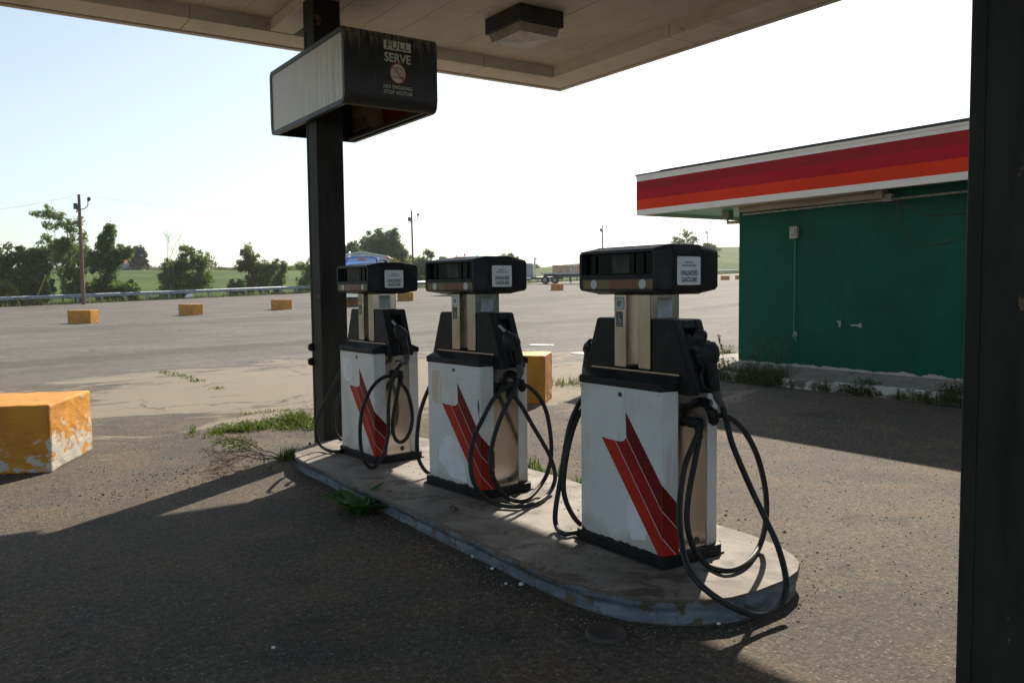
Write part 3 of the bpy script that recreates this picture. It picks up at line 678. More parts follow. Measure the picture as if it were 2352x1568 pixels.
    tip, n1, n2, n3, lt = Fp(3.346 - yo, zc(.919)), Fp(3.340 - yo, zc(.780)), Fp(3.359 - yo, zc(.759)), Fp(3.427 - yo, zc(.750)), Fp(3.542 - yo, zc(.757))
    n25 = Fp(3.39 - yo, zc(.750)); n35 = Fp(3.485 - yo, zc(.7515))
    cr_top, cr_l2, cr_l1, cr_bot, bl = Fp(c0, zc(.568)), Fp(c0, zc(.433)), Fp(c0, zc(.291)), Fp(c0, zc(.19)), Fp(3.098 - yo, zc(.19))
    mb.poly([lt, bl, cr_bot, cr_l1, n3, n35], 0)
    mb.poly([n3, cr_l1, cr_l2, n1, n2, n25], 1)
    mb.poly([n1, cr_l2, cr_top, tip], 2)
    e_top, e_l2, e_l1, e_bot = Rp(1, zc(.452)), Rp(1, zc(.318)), Rp(.85, zc(.192)), Rp(.85, zc(.19))
    r_top, r_l2, r_l1, r_bot = Rp(0, zc(.568)), Rp(0, zc(.433)), Rp(0, zc(.291)), Rp(0, zc(.19))
    mb.poly([r_bot, e_bot, r_l1], 0); mb.poly([r_l1, e_bot, Rp(1, zc(.19)), e_l2, r_l2], 1); mb.poly([r_l2, e_l2, e_top, r_top], 2)
    def line(a, b, off, t=.0019):
        a, b = Vector(a), Vector(b); d = (b - a).normalized(); nn = d.cross(Vector(off)).normalized() * t; o_ = Vector(off) * .0009
        mb.poly([a - nn + o_, b - nn + o_, b + nn + o_, a + nn + o_], 3)
    line(n3, cr_l1, (-1, 0, 0)); line(n1, cr_l2, (-1, 0, 0)); line(r_l1, e_bot, (0, -1, 0)); line(r_l2, e_l2, (0, -1, 0))
    mb.build('chevron_decal', ['red_a', 'red_b', 'red_c', 'white_line'], root, recalc=False)
    return head

def pump_special(root, cx, cy, yaw, octane, lab, hoses, nozzle, stains, breakaway=None):
    inv = Matrix.Translation((cx, cy, ZB)) @ Matrix.Rotation(yaw, 4, 'Z'); inv.invert()
    L = lambda p: inv @ Vector(p)
    mb = MB(); mb.poly([(-.1127, .140, 1.335), (-.1127, .064, 1.335), (-.1127, .064, 1.402), (-.1127, .140, 1.402)]); o = mb.build('octane_sticker', lab, root)
    mb = MB()
    for a, b, c, d in ((.138, .066, 1.399, 1.401), (.138, .066, 1.337, 1.339), (.140, .138, 1.337, 1.401), (.066, .064, 1.337, 1.401)): mb.poly([(-.1133, a, c), (-.1133, b, c), (-.1133, b, d), (-.1133, a, d)])
    mb.text(octane, (-.1134, .102, 1.363), (0, -1, 0), (0, 0, 1), .044, .78, bold=.02); mb.build('lettering', 'ink', o)
    for name, mat_, poly in stains:
        mb = MB(); mb.poly([(-.2128, y, z) for y, z in poly]); mb.build(name, mat_, root)
    for spec in hoses:
        mb = MB(); pts = [L(p) for p in spec['pts']]; mb.tube(spline(pts, 7), spec.get('r', .0155), 10); h = mb.build('hose', 'rubber', root)
        if spec.get('elbow') is not None:
            m2 = MB(); e = L(spec['elbow']); s = spec.get('s', -1)
            m2.tube([(e.x, s * .337, e.z + .012), (e.x, s * .365, e.z + .012)], .026, 14); m2.tube([(e.x, s * .355, e.z + .012), (e.x, e.y, e.z + .012), (e.x, e.y - .0, e.z - .02)], [.03, .031, .026], 14); m2.tube([(e.x, e.y, e.z - .018), (e.x + .0, e.y, e.z - .065)], .021, 12)
            m2.build('hose_elbow', 'plastic', h)
    if breakaway:
        a_, b_ = L(breakaway[0]), L(breakaway[1]); mb = MB(); a0 = Vector((a_.x, -.337, a_.z))
        mb.tube([a0, a0 + Vector((0, -.02, 0))], .027, 14); mb.tube([a0, a0 + Vector((.005, -.04, -.005)), a_.lerp(b_, .45), b_ + Vector((0, 0, .03))], [.026, .030, .021, .018], 12)
        mb.tube([b_ + Vector((-.012, 0, .042)), b_ + Vector((-.004, 0, .03)), b_ + Vector((.012, 0, -.03)), b_ + Vector((.016, 0, -.045))], [.012, .028, .028, .016], 8); mb.build('breakaway_coupling', 'plastic', root)
    # nozzle: body, handle, swivel, guard and spout, given as points in the photograph's plane of the nozzle
    for nz in nozzle:
        f = nz['f']; Lq = lambda x, y, q: L(f(x, y, q))
        mb = MB(); g = nz
        for pts, rr_ in g['body']: mb.tube([Lq(*p) for p in pts], rr_, 12)
        o = mb.build('nozzle', 'rubber', root)
        mb = MB(); mb.tube([Lq(*p) for p in g['spout']], [.011] * len(g['spout']), 10); mb.build('spout', nz.get('sm', 'galv'), o)
        mb = MB(); mb.tube([Lq(*p) for p in g['swivel'][0]], g['swivel'][1], 12); mb.build('swivel', 'lamp_metal', o)
        mb = MB(); mb.tube(spline([Lq(*p) for p in g['guard']], 4), .0075, 8); mb.build('trigger_guard', 'plastic', o)

def plane_y(Y, dy=0.0): return lambda x, y, q=0.0: on_y(x, y, Y + q)
P3 = (3.245, 3.425, R(1)); P2 = (3.23, 5.20, R(5)); P1 = (3.16, 6.71, R(2))
W6 = lambda x, y: win(x, y, 1360, 1000, 2.613); W8 = lambda x, y: win(x, y, 760, 850, 3.485)
WN = lambda x, y: win(x, y, 1640, 780, 5.6); WM = lambda x, y: win(x, y, 1200, 780, 7.125); WL = lambda x, y: win(x, y, 960, 780, 7.125)
def hose_pts(wf, lst, Y):
    out = []
    for t in lst:
        a, b, q = t if len(t) == 3 else (*t, 0)
        p = on_y(*wf(a, b), Y + q)
        if p.z < ZB + .022 and q > -.28: p = on_z(*wf(a, b), ZB + .022)
        out.append(p)
    return out

def root_for(i, P, label):
    return thing('gas_pump', label, 'gas pump', (P[0], P[1], ZB), P[2], 'gas pumps on the island')
pump3 = root_for(3, P3, 'nearest white gas pump with an 87 sticker, close to the rounded island end')
pump_parts(pump3, True)
pump2 = dup(pump3); pump2['label'] = 'middle white gas pump with an 89 sticker and a tan stain on its front'
pump2.location = (P2[0], P2[1], ZB); pump2.rotation_euler = (0, 0, P2[2])
pump1 = dup(pump3); pump1['label'] = 'farthest white gas pump, standing right beside the dark pillar with the hanging sign'
pump1.location = (P1[0], P1[1], ZB); pump1.rotation_euler = (0, 0, P1[2])

Ya = 2.985
f3 = lambda x, y, q=0: on_y(*WN(x, y), Ya + q)
h3 = [dict(pts=hose_pts(W6, [(1165, 40, -.06), (1195, 150, -.06), (1235, 300, -.08), (1345, 560, -.14), (1440, 760, -.22), (1530, 960, -.32), (1582, 1180, -.42), (1550, 1330, -.47), (1440, 1398, -.485), (1300, 1380, -.47), (1100, 1270, -.40), (970, 1140, -.30), (912, 1000, -.20), (886, 800, -.10), (890, 620, -.04), (920, 430, -.01), (975, 290, .015), (1005, 220, .02)], Ya)),
      dict(pts=hose_pts(W6, [(1095, 100, .0), (1150, 98, -.02), (1210, 112, -.03), (1310, 205, -.03), (1395, 370, -.03), (1448, 600, -.02), (1448, 800, -.01), (1400, 970, -.01), (1310, 1070, -.01), (1190, 1112, -.01), (1060, 1070, -.01), (975, 960, .0), (935, 800, .01), (945, 620, .02), (985, 400, .02), (1018, 230, .02)], Ya), elbow=on_y(*W6(1012, 165), Ya + .02)),
      dict(pts=hose_pts(W6, [(330, -60, 0), (262, -20, 0), (210, 60, .0), (160, 200, .01), (110, 500, .02), (75, 720, .02), (80, 820, .02), (120, 868, .02), (180, 866, .02), (240, 845, .02), (330, 780, .0), (400, 560, -.01), (420, 300, -.01), (400, 60, 0)], 3.93)),
      dict(pts=hose_pts(W6, [(280, 20, -.01), (215, 120, -.01), (165, 280, -.01), (135, 450, -.01), (130, 600, -.01), (170, 720, -.01), (240, 810, -.01), (310, 800, -.02), (390, 600, -.02), (410, 300, -.02)], 3.93))]
n3 = [dict(f=f3, sm='rubber', body=[([(700, 420, -.05), (690, 500, -.04), (690, 590, -.04), (700, 690, -.04), (720, 740, -.05)], [.030, .045, .048, .043, .028]),
                       ([(590, 345, -.05), (610, 352, -.06), (650, 362, -.08), (668, 368, -.085)], [.034, .040, .040, .03]),
                       ([(560, 470, .0), (640, 520, -.03), (720, 560, -.05)], [.028, .040, .04]),
                       ([(755, 450, -.06), (790, 520, -.065), (800, 600, -.065), (790, 690, -.06)], [.028, .033, .034, .028]),
                       ([(770, 690, -.06), (795, 850, -.06), (815, 960, -.06), (832, 1100, -.06)], [.029, .0265, .0265, .024])],
           spout=[(560, 470, .02), (500, 400, .035), (440, 330, .06)], swivel=([(838, 1090, -.06), (858, 1180, -.06), (885, 1250, -.06), (925, 1290, -.06)], [.024, .023, .019, .0155]),
           guard=[(670, 770, -.04), (640, 860, -.045), (650, 980, -.05), (690, 1070, -.055), (770, 1080, -.06)])]
n3.append(dict(f=lambda x, y, q=0: on_y(*win(x, y, 1300, 840, 5.6), 3.86 + q), body=[([(1010, 90, -.02), (985, 150, .01), (965, 200, .01), (960, 240, 0)], [.03, .042, .04, .028]), ([(960, 220, 0), (945, 330, 0), (920, 450, 0)], [.026, .025, .022])],
               spout=[(1040, 60, -.06), (1010, 100, -.03)], swivel=([(920, 450, 0), (905, 520, 0)], [.022, .018]), guard=[(980, 260, 0), (965, 360, .0), (930, 450, 0)]))
pump_special(pump3, *P3, '87', 'label_g', h3, n3, [('clean_patch', 'patch_clean', [(-.06, .30), (-.10, .33), (-.19, .30), (-.225, .20), (-.20, .12), (-.10, .10), (-.07, .16)])], (on_y(*win(1160, 1285, 1380, 580, 3.015), 3.06), on_y(*W6(1100, 105), Ya)))

Yb = 4.77
f2 = lambda x, y, q=0: on_y(*WM(x, y), Yb + q)
h2 = [dict(pts=hose_pts(W8, [(1888, 260, -.05), (1866, 350, -.05), (1800, 500, -.04), (1720, 660, -.03), (1660, 830, -.03), (1628, 1000, -.03), (1632, 1130, -.04), (1680, 1260, -.05), (1760, 1360, -.06), (1860, 1400, -.06), (1965, 1370, -.06), (2070, 1250, -.05), (2130, 1130, -.04), (2155, 980, -.03), (2145, 800, -.03), (2110, 620, -.02), (2050, 500, -.02), (1965, 410, -.01), (1900, 392, .0)], Yb)),
      dict(pts=hose_pts(W8, [(1830, 372, -.03), (1740, 420, -.05), (1640, 530, -.06), (1560, 680, -.06), (1480, 850, -.07), (1450, 1020, -.08), (1462, 1180, -.10), (1520, 1310, -.12), (1620, 1400, -.13), (1750, 1442, -.13), (1900, 1445, -.13), (2050, 1405, -.12), (2150, 1310, -.10), (2188, 1190, -.07), (2155, 1040, -.04), (2085, 900, -.03), (1990, 740, -.02), (1905, 590, -.01), (1835, 490, .0), (1790, 440, .01)], Yb), elbow=on_y(*W8(1785, 425), Yb + .02)),
      dict(pts=hose_pts(W8, [(1180, 330, 0), (1120, 370, 0), (1070, 460, 0), (1010, 640, .01), (985, 850, .02), (990, 1000, .02), (1030, 1100, .02), (1085, 1155, .02), (1160, 1150, .01), (1230, 1040, 0), (1260, 800, 0), (1250, 500, 0)], 5.66))]
n2 = [dict(f=f2, body=[([(470, 380, .0), (500, 440, -.03), (520, 520, -.04), (560, 620, -.045), (600, 660, -.05)], [.024, .042, .046, .042, .03]),
                       ([(560, 430, -.05), (620, 500, -.055), (650, 580, -.055)], [.03, .036, .032]),
                       ([(650, 545, -.06), (690, 550, -.075), (705, 552, -.08)], [.024, .026, .02]),
                       ([(640, 600, -.055), (670, 760, -.055), (700, 930, -.055)], [.03, .028, .025])],
           spout=[(470, 370, .01), (410, 310, .03), (340, 240, .06)], swivel=([(700, 920, -.055), (720, 1010, -.055), (725, 1080, -.05), (690, 1180, -.05)], [.026, .027, .022, .017]),
           guard=[(560, 660, -.045), (560, 760, -.045), (590, 880, -.05), (680, 930, -.055)])]
stain2 = [('tan_stain', 'patch_tan', [(.27, .635), (.255, .86), (.17, .865), (.145, .80), (.15, .63), (.20, .615)]), ('clean_patch', 'patch_clean', [(.17, .34), (.06, .40), (-.06, .36), (-.14, .16), (-.16, .085), (.06, .10), (.12, .16), (.20, .20)]), ('scuff_mark', 'ink', [(-.295, .70), (-.305, .68), (-.312, .62), (-.305, .585), (-.318, .56), (-.322, .53), (-.308, .56), (-.298, .60), (-.29, .65)])]
pump_special(pump2, *P2, '89', 'label_w', h2, n2, stain2, (on_y(*WM(590, 1110), 4.83), on_y(*W8(1890, 390), Yb)))

Yc = 6.28
f1 = lambda x, y, q=0: on_y(*WL(x, y), Yc + q)
h1 = [dict(pts=hose_pts(W8, [(852, 200, -.04), (800, 275, -.05), (752, 420, -.06), (735, 600, -.06), (733, 800, -.07), (705, 960, -.08), (660, 1060, -.10), (600, 1108, -.11), (545, 1080, -.11), (503, 980, -.11), (488, 800, -.11), (502, 640, -.10), (550, 490, -.08), (620, 380, -.05), (700, 322, -.03), (770, 312, -.01), (800, 320, .0)], Yc)),
      dict(pts=hose_pts(W8, [(845, 375, .0), (900, 450, -.02), (938, 600, -.03), (938, 740, -.04), (895, 850, -.05), (840, 888, -.05), (792, 850, -.05), (770, 740, -.04), (788, 600, -.03), (815, 450, -.01), (832, 370, .01)], Yc), elbow=on_y(*W8(838, 305), Yc + .02)),
      dict(pts=hose_pts(W8, [(400, 190, 0), (340, 240, 0), (295, 315, 0), (200, 500, .02), (120, 680, .04), (105, 820, .04), (150, 920, .04), (230, 965, .04), (330, 962, .03), (400, 900, .01), (430, 700, 0), (420, 400, 0)], 7.16)),
      dict(pts=hose_pts(W8, [(360, 400, 0), (300, 500, 0), (265, 650, 0), (270, 780, 0), (325, 865, 0), (400, 800, 0), (420, 600, 0)], 7.14))]
n1 = [dict(f=f1, body=[([(215, 260, .0), (250, 310, -.03), (280, 380, -.04), (300, 470, -.045)], [.024, .042, .044, .036]),
                       ([(300, 300, -.05), (350, 380, -.055), (360, 450, -.055)], [.028, .034, .03]),
                       ([(330, 470, -.05), (370, 620, -.055), (395, 750, -.055)], [.034, .031, .027])],
           spout=[(220, 260, .01), (190, 210, .03), (150, 160, .06)], swivel=([(395, 745, -.055), (400, 830, -.055), (390, 900, -.05), (310, 930, -.045)], [.027, .028, .021, .017]),
           guard=[(280, 480, -.045), (270, 600, -.045), (290, 720, -.05), (370, 760, -.055)])]
pump_special(pump1, *P1, '93', 'label_y', h1, n1, [('clean_patch', 'patch_clean', [(.27, .70), (.26, .86), (.10, .86), (.08, .72), (.12, .66), (.22, .655)])])

# ================================================================== PILLARS, CANOPY, SIGN, LAMP
def pillar(cx, cy, label, z1):
    r = thing('pillar', label, 'pillar', (cx, cy, 0), 0, 'steel pillars holding the canopy')
    mb = MB(); h = .137
    mb.box((-h, -h, -.05), (h, h, z1)); mb.build('shaft', 'pillar', r, bevel=.012, seg=3)
    mb = MB(); mb.box((-h - .004, h - .06, .0), (-h + .0, h - .052, z1 - .3)); mb.build('corner_bead', 'pillar', r)
    mb = MB(); mb.box((-.2, -.2, -.01), (.2, .2, .018)); o_ = mb.build('base_plate', 'pillar', r, bevel=.004)
    for a in (-1, 1):
        for b_ in (-1, 1):
            mb = MB(); mb.tube([(a * .17, b_ * .17, .015), (a * .17, b_ * .17, .05)], .014, 6); mb.build('bolt', 'iron', o_)
    return r
SZ = 4.49
pl = pillar(3.21, 7.935, 'dark square pillar behind the farthest pump, running up through the hanging sign', SZ - .1)
for py_ in (797, 830):
    q_ = on_x(716, py_, 3.21 - .15); mb = MB(); mb.lathe([(0, -.02), (.03, -.01), (.042, .015), (.03, .045), (0, .05)], (-.135, q_.y - 7.935 if abs(q_.y - 7.935) < .13 else .1, q_.z), 14, axis=(-1, 0, 0)); mb.build('valve_knob', 'plastic', pl)
pillar(3.215, 1.46, 'near black pillar filling the right edge of the view', SZ - .1)
can = thing('canopy', 'flat cream canopy roof with boxed edge over the pump island', 'canopy', (3.2, 4.7, 4.35))
x0, x1, y0, y1 = -1.0 - 3.2, 7.42 - 3.2, -.25 - 4.7, 9.60 - 4.7
mb = MB()   # soffit boards
w = .42; x = x0 + .5
k = 0
rs = random.Random(11)
edges = []
xx = 4.03 - 3.2 - 12 * .42
while xx < x1 - .5: edges.append(xx); xx += .42
edges = [x0 + .45] + [e for e in edges if e > x0 + .6] + [x1 - .45]
for a, b in zip(edges, edges[1:]): mb.box((a + .003, y0 + .45, .14 + rs.uniform(-.001, .001)), (b - .003, y1 - .48, .165))
mb.build('soffit', 'cream', can)
mb = MB(); mb.box((x0 + .4, y0 + .4, .166), (x1 - .4, y1 - .4, .30)); mb.build('roof_deck', 'seam', can)
mb = MB()   # boxed border: bottom band, inner upstand
t = .54
for a, b in (((x0 + .06, y1 - t, 0), (x1 - t, y1 - .11, .28)), ((x1 - t, y0 + .06, 0), (x1 - .09, y1 - .11, .28)), ((x0 + .06, y0 + .06, 0), (x0 + t, y1 - t, .28)), ((x0 + t, y0 + .06, 0), (x1 - t, y0 + t, .28))):
    mb.box(a, b)
mb.build('border', 'cream_edge', can, bevel=.006)
mb = MB()
for a, b in (((x0 + .05, y1 - .112, .012), (x1 - .08, y1 - .078, .3)), ((x1 - .092, y0 + .05, .012), (x1 - .065, y1 - .08, .3))): mb.box(a, b)
mb.build('gutter_gap', 'seam', can)
mb = MB()
for a, b in (((x0, y1 - .08, -.01), (x1, y1, .52)), ((x1 - .065, y0, -.01), (x1, y1 - .08, .52)), ((x0, y0, -.01), (x0 + .06, y1 - .08, .52)), ((x0 + .06, y0, -.01), (x1 - .065, y0 + .06, .52))): mb.box(a, b)
mb.build('fascia', 'cream_edge', can, bevel=.004)
mb = MB(); mb.box((x0 + .1, y0 + .1, .301), (x1 - .1, y1 - .1, .42)); mb.build('roof', 'roofing', can)
mb = MB()   # beam over the pillars
mb.box((3.08 - 3.2, y0 + t, .01), (3.34 - 3.2, y1 - t - .001, .139)); mb.build('beam', 'cream_edge', can, bevel=.008)
mb = MB()   # joints of the border boards
for xs in (-4.1, -2.9, -.95, .9, 2.6): mb.box((xs, y1 - t - .0015, -.0015), (xs + .006, y1 - .115, .139)); 
for ys in (-3.0, -.5, 2.2): mb.box((x1 - t - .0015, ys, -.0015), (x1 - .095, ys + .006, .139))
mb.build('board_joint', 'seam', can)
lamp = thing('ceiling_lamp', 'square black lamp box with milky lens fixed under the canopy', 'lamp', (5.33, 7.52, SZ - .005))
mb = MB(); mb.box((-.285, -.33, -.165), (.285, .33, 0)); mb.build('housing', 'black_box', lamp, bevel=.006)
mb = MB(); v = [(-.235, -.27, -.255), (.235, -.27, -.255), (.235, .27, -.255), (-.235, .27, -.255), (-.255, -.295, -.166), (.255, -.295, -.166), (.255, .295, -.166), (-.255, .295, -.166)]
mb.hexa(v); mb.add([(-.232, -.267, -.2555), (.232, -.267, -.2555), (.232, .267, -.2555), (-.232, .267, -.2555), (0, 0, -.275)], [(1, 0, 4), (2, 1, 4), (3, 2, 4), (0, 3, 4)])
mb.build('lens', 'lens', lamp)

sg = thing('hanging_sign', 'black boxed FULL SERVE sign with a blank grimy side panel, on the far pillar', 'sign', (3.46, 7.91, 3.54))
# box 0.92 wide (x) by 1.96 long (y) by 0.66 high; rounded cabinet ends, open below
hx, hy, hz = .46, .98, .33
def rrect(hw, hh, c, n=5):
    q = []
    for cx, cz, a0 in ((hw - c, -hh + c, -90), (hw - c, hh - c, 0), (-hw + c, hh - c, 90), (-hw + c, -hh + c, 180)):
        for i in range(n + 1): a = R(a0 + 90 * i / n); q.append((cx + c * math.cos(a), cz + c * math.sin(a)))
    return q
def endcap(s):
    mb = MB()
    # end face, a slightly bulging skin that rolls over at top and bottom
    prof = [(.90, -hz), (.945, -hz + .012), (.968, -hz + .045), (.98, -hz + .11), (.98, hz - .07), (.968, hz - .025), (.94, hz)]
    inner = [(.90, -hz + .0), (.90, hz)]
    v = []
    for xx in (-hx, hx): v += [(xx, s * y, z) for y, z in prof]
    n_ = len(prof)
    mb.add(v, [(i, i + 1, n_ + i + 1, n_ + i) for i in range(n_ - 1)], 0, True)
    mb.add([(-hx, s * .94, hz), (hx, s * .94, hz), (hx, s * .9, hz), (-hx, s * .9, hz)], [(0, 1, 2, 3)])
    mb.add([(-hx, s * .965, -hz + .05), (hx, s * .965, -hz + .05), (hx, s * .965, hz - .03), (-hx, s * .965, hz - .03)], [(0, 1, 2, 3)])
    return mb.build('end_face', 'sign_black', sg, recalc=True)
near_face = endcap(-1); endcap(1)
for s in (-1, 1):     # frames of the two long sides
    mb = MB(); yy = hy - .0; c = .09
    o_ = []
    outer = rrect(hy - .004, hz, c); inner_ = rrect(hy - .05, hz - .042, .04)
    xa, xb = s * hx, s * (hx - .045)
    n_ = len(outer)
    mb.add([(xa, a, b) for a, b in outer] + [(xa, a, b) for a, b in inner_], [(i, (i + 1) % n_, n_ + (i + 1) % n_, n_ + i) for i in range(n_)])
    mb.add([(xa, a, b) for a, b in outer] + [(xb, a, b) for a, b in outer], [(i, (i + 1) % n_, n_ + (i + 1) % n_, n_ + i) for i in range(n_)])
    mb.add([(xa, a, b) for a, b in inner_] + [(s * (hx - .012), a, b) for a, b in inner_], [(i, (i + 1) % n_, n_ + (i + 1) % n_, n_ + i) for i in range(n_)])
    mb.build('frame', 'sign_frame', sg, recalc=True)
    q = rrect(hy - .049, hz - .041, .041)
    mb = MB(); mb.add([(s * (hx - .010), a, b) for a, b in q] + [(s * (hx - .016), a, b) for a, b in q], [list(range(len(q))), list(range(len(q), 2 * len(q)))] + [(i, (i + 1) % len(q), len(q) + (i + 1) % len(q), len(q) + i) for i in range(len(q))])
    pn = mb.build('side_panel', 'sign_panel', sg, recalc=True)
    if s == 1:
        xi = hx - .0168
        mb = MB()
        back = MB(); back.add([(xi, a_, b_) for a_, b_ in rrect(hy - .052, hz - .045, .04)], [list(range(24))]); back.build('shade_backing', 'back_shade', pn); xi -= .0012  # added sheet, coloured dark to paint the shade behind the panel
        mb.poly([(xi, .22, .05), (xi, .04, .05), (xi, -.07, -.285), (xi, .10, -.285)], 0); mb.poly([(xi, .04, .05), (xi, -.30, .05), (xi, -.42, -.285), (xi, -.07, -.285)], 1)
        mb.text('AUTO', (xi, .70, -.13), (0, 1, 0), (0, 0, -1), .17, .75, 2, .012); mb.poly([(xi, .96, -.27), (xi, .42, -.27), (xi, .42, -.225), (xi, .96, -.225)], 2)
        mb.build('lettering', ['red_c', 'red_b', 'ink'], pn)
mb = MB(); mb.box((-hx + .02, -.93, hz - .02), (hx - .02, .93, hz)); mb.build('top_sheet', 'sign_frame', sg)
mb = MB(); mb.box((-hx + .05, -.5, -hz + .02), (-hx + .09, .5, -hz + .05)); mb.box((hx - .09, -.9, -hz + .015), (hx - .06, .9, -hz + .045)); mb.build('inner_rail', 'sign_frame', sg)
yy = -hy - .0008
mb = MB()
tx = .055
mb.poly([(tx - .135, yy, .178), (tx + .135, yy, .178), (tx + .135, yy, .258), (tx - .135, yy, .258)], 0)
mb.text('FULL', (tx, yy - .0012, .218), (1, 0, 0), (0, 0, 1), .088, 1.12, 1, .014, space=1.1)
mb.build('full_plate', ['sign_white', 'ink'], sg)
mb = MB()
mb.text('SERVE', (tx, yy - .0005, .108), (1, 0, 0), (0, 0, 1), .108, .92, 0, .022)
mb.text('NO SMOKING', (tx, yy - .0005, -.148), (1, 0, 0), (0, 0, 1), .046, 1.0, 0, .006); mb.text('STOP MOTOR', (tx, yy - .0005, -.195), (1, 0, 0), (0, 0, 1), .046, 1.0, 0, .006)
mb.build('lettering', 'sign_white', sg)
MT['sym_red'] = plain('red prohibition ring', (0.42, 0.04, 0.03), 0.5)
mb = MB(); cz = -.022
def D(u, w, k): return (tx + u, yy - .0006 * k, cz + w)
ring = [(math.cos(R(a)), math.sin(R(a))) for a in range(0, 360, 10)]
mb.poly([D(c * .075, s * .085, 1) for c, s in ring], 0)
for (c, s), (c2, s2) in zip(ring, ring[1:] + ring[:1]): mb.poly([D(c * .072, s * .082, 3), D(c * .083, s * .093, 3), D(c2 * .083, s2 * .093, 3), D(c2 * .072, s2 * .082, 3)], 1)
def sl(a, b, t, mi, k):
    d = Vector((b[0] - a[0], b[1] - a[1])).normalized(); n_ = Vector((-d.y, d.x)) * t
    mb.poly([D(a[0] - n_.x, a[1] - n_.y, k), D(b[0] - n_.x, b[1] - n_.y, k), D(b[0] + n_.x, b[1] + n_.y, k), D(a[0] + n_.x, a[1] + n_.y, k)], mi)
smoke = [(.055, -.02), (.056, .0), (.042, .03), (.028, .034), (.02, .052), (.005, .05), (-.02, .058), (-.012, .045), (.0, .03), (.012, .012), (.03, .006), (.048, -.02)]
for a, b in zip(smoke, smoke[1:]): sl(a, b, .0022, 2, 2)
for a, b in (((-.045, -.03), (.05, -.03)), ((-.045, -.043), (.05, -.043)), ((-.045, -.03), (-.045, -.043))): sl(a, b, .002, 2, 2)
mb.poly([D(.042, -.028, 2), D(.055, -.028, 2), D(.055, -.045, 2), D(.042, -.045, 2)][::-1], 2)
sl((-.054, .060), (.054, -.060), .006, 1, 4)
mb.build('no_smoking_symbol', ['sign_white', 'sym_red', 'ink'], sg)

# ================================================================== STATION BUILDING
bd = thing('station_building', 'green painted brick station building with white fascia and three red stripes', 'building', (11.4, 9.76, 0))
BW, BL = 9.0, 14.5      # extends to +x and to -y
mb = MB(); mb.box((0, -BL, .05), (BW, 0, 2.95)); mb.build('wall', 'brick', bd)
FZ0, FZ1 = 2.897, 3.632
fx0, fx1, fy0, fy1 = -.45, BW + .45, -BL - .45, 2.08
stripes = [('s_white', FZ0, 2.999), ('s_org', 2.999, 3.182), ('s_crim', 3.182, 3.362), ('s_dark', 3.362, 3.528), ('s_white', 3.528, 3.592), ('s_white', 3.592, FZ1)]
mb = MB(); keys = ['s_white', 's_org', 's_crim', 's_dark']
for k, z0, z1 in stripes:
    o_ = 0.0 if z0 < 3.59 else .012
    mi = keys.index(k)
    mb.box((fx0 - o_, fy0, z0), (fx0 + .06, fy1, z1), mi); mb.box((fx0 + .06, fy1 - .06, z0), (fx1, fy1 + o_, z1), mi)
mb.build('fascia', keys, bd)
mb = MB(); mb.box((fx0 - .02, fy0, FZ1 + .001), (fx1, fy1 + .02, FZ1 + .025)); mb.box((fx0 + .3, fy0 + .3, FZ1 + .0251), (fx1, fy1 - .3, FZ1 + .1)); mb.build('roof', 'roofing', bd)
mb = MB(); mb.box((fx0 + .061, fy0, FZ0 + .055), (fx1, fy1 - .061, FZ0 + .11)); mb.build('soffit', 'soffit_g', bd)
mb = MB(); mb.box((fx0 + .061, -2.6, FZ0 - .02), (-.12, -.12, FZ0 + .054)); mb.box((fx0 + .061, -BL, FZ0 + .02), (-.12, -2.6, FZ0 + .054)); mb.box((-.14, -2.72, 2.80), (-.002, -.10, 2.955)); mb.build('trim_board', 'trim_tan', bd, bevel=.004)
mb = MB(); mb.tube([(-.05, .0 - .12, 2.765), (-.05, -2.75, 2.78), (-.05, -6, 2.80)], .016, 8); mb.box((-.085, -2.83, 2.755), (-.005, -2.68, 2.86)); mb.build('eave_conduit', 'pipe', bd)
mb = MB(); mb.box((-.07, -1.22, 2.31), (-.005, -1.08, 2.50)); mb.box((-.09, -1.19, 2.36), (-.07, -1.12, 2.47)); o = mb.build('junction_box', 'pipe', bd, bevel=.006)
mb = MB(); mb.tube([(-.03, -1.16, 2.31), (-.03, -1.16, .80)], .009, 8); mb.tube([(-.03, -1.16, .80), (-.05, -1.19, .72), (-.03, -1.22, .66)], .012, 8); mb.build('conduit', 'soffit_g', o)
mb = MB(); mb.box((-.03, -1.20, .74), (0, -1.14, .82)); mb.build('socket', 'pipe', o)
for name, y, z, tails in (('pipe_stub', -1.98, .97, 0), ('pipe_stub', -2.33, .955, 1)):
    mb = MB()
    if tails: mb.box((-.03, y - .02, z - .03), (-.002, y + .02, z + .03)); mb.box((-.06, y + .02, z - .012), (-.02, y + .13, z + .012))
    else: mb.box((-.02, y - .015, z - .05), (-.002, y + .015, z + .05)); mb.box((-.045, y - .005, z + .02), (-.02, y + .03, z + .045))
    mb.build(name, 'pipe', bd)
mb = MB()
mb.tube(spline([(-.02, -2.85, 2.78), (-.03, -3.1, 2.62), (-.02, -3.5, 2.50), (-.03, -4.1, 2.55)], 8), .006, 6)
mb.tube(spline([(-.02, -2.88, 2.78), (-.03, -2.95, 2.4), (-.03, -3.2, 2.15), (-.03, -3.5, 2.12), (-.02, -3.8, 2.2)], 8), .005, 6); mb.build('loose_wire', 'bark', bd)
mb = MB(); bx = 2.9   # downpipe and bracket on the far return, glimpsed under the soffit
mb.tube([(.9, 1.05, FZ0 + .05), (.9, 1.05, 2.74), (.9, .02, 2.70)], .03, 8); mb.box((.84, .98, 2.80), (.98, 1.14, 2.95)); mb.build('downpipe', 'pipe', bd)
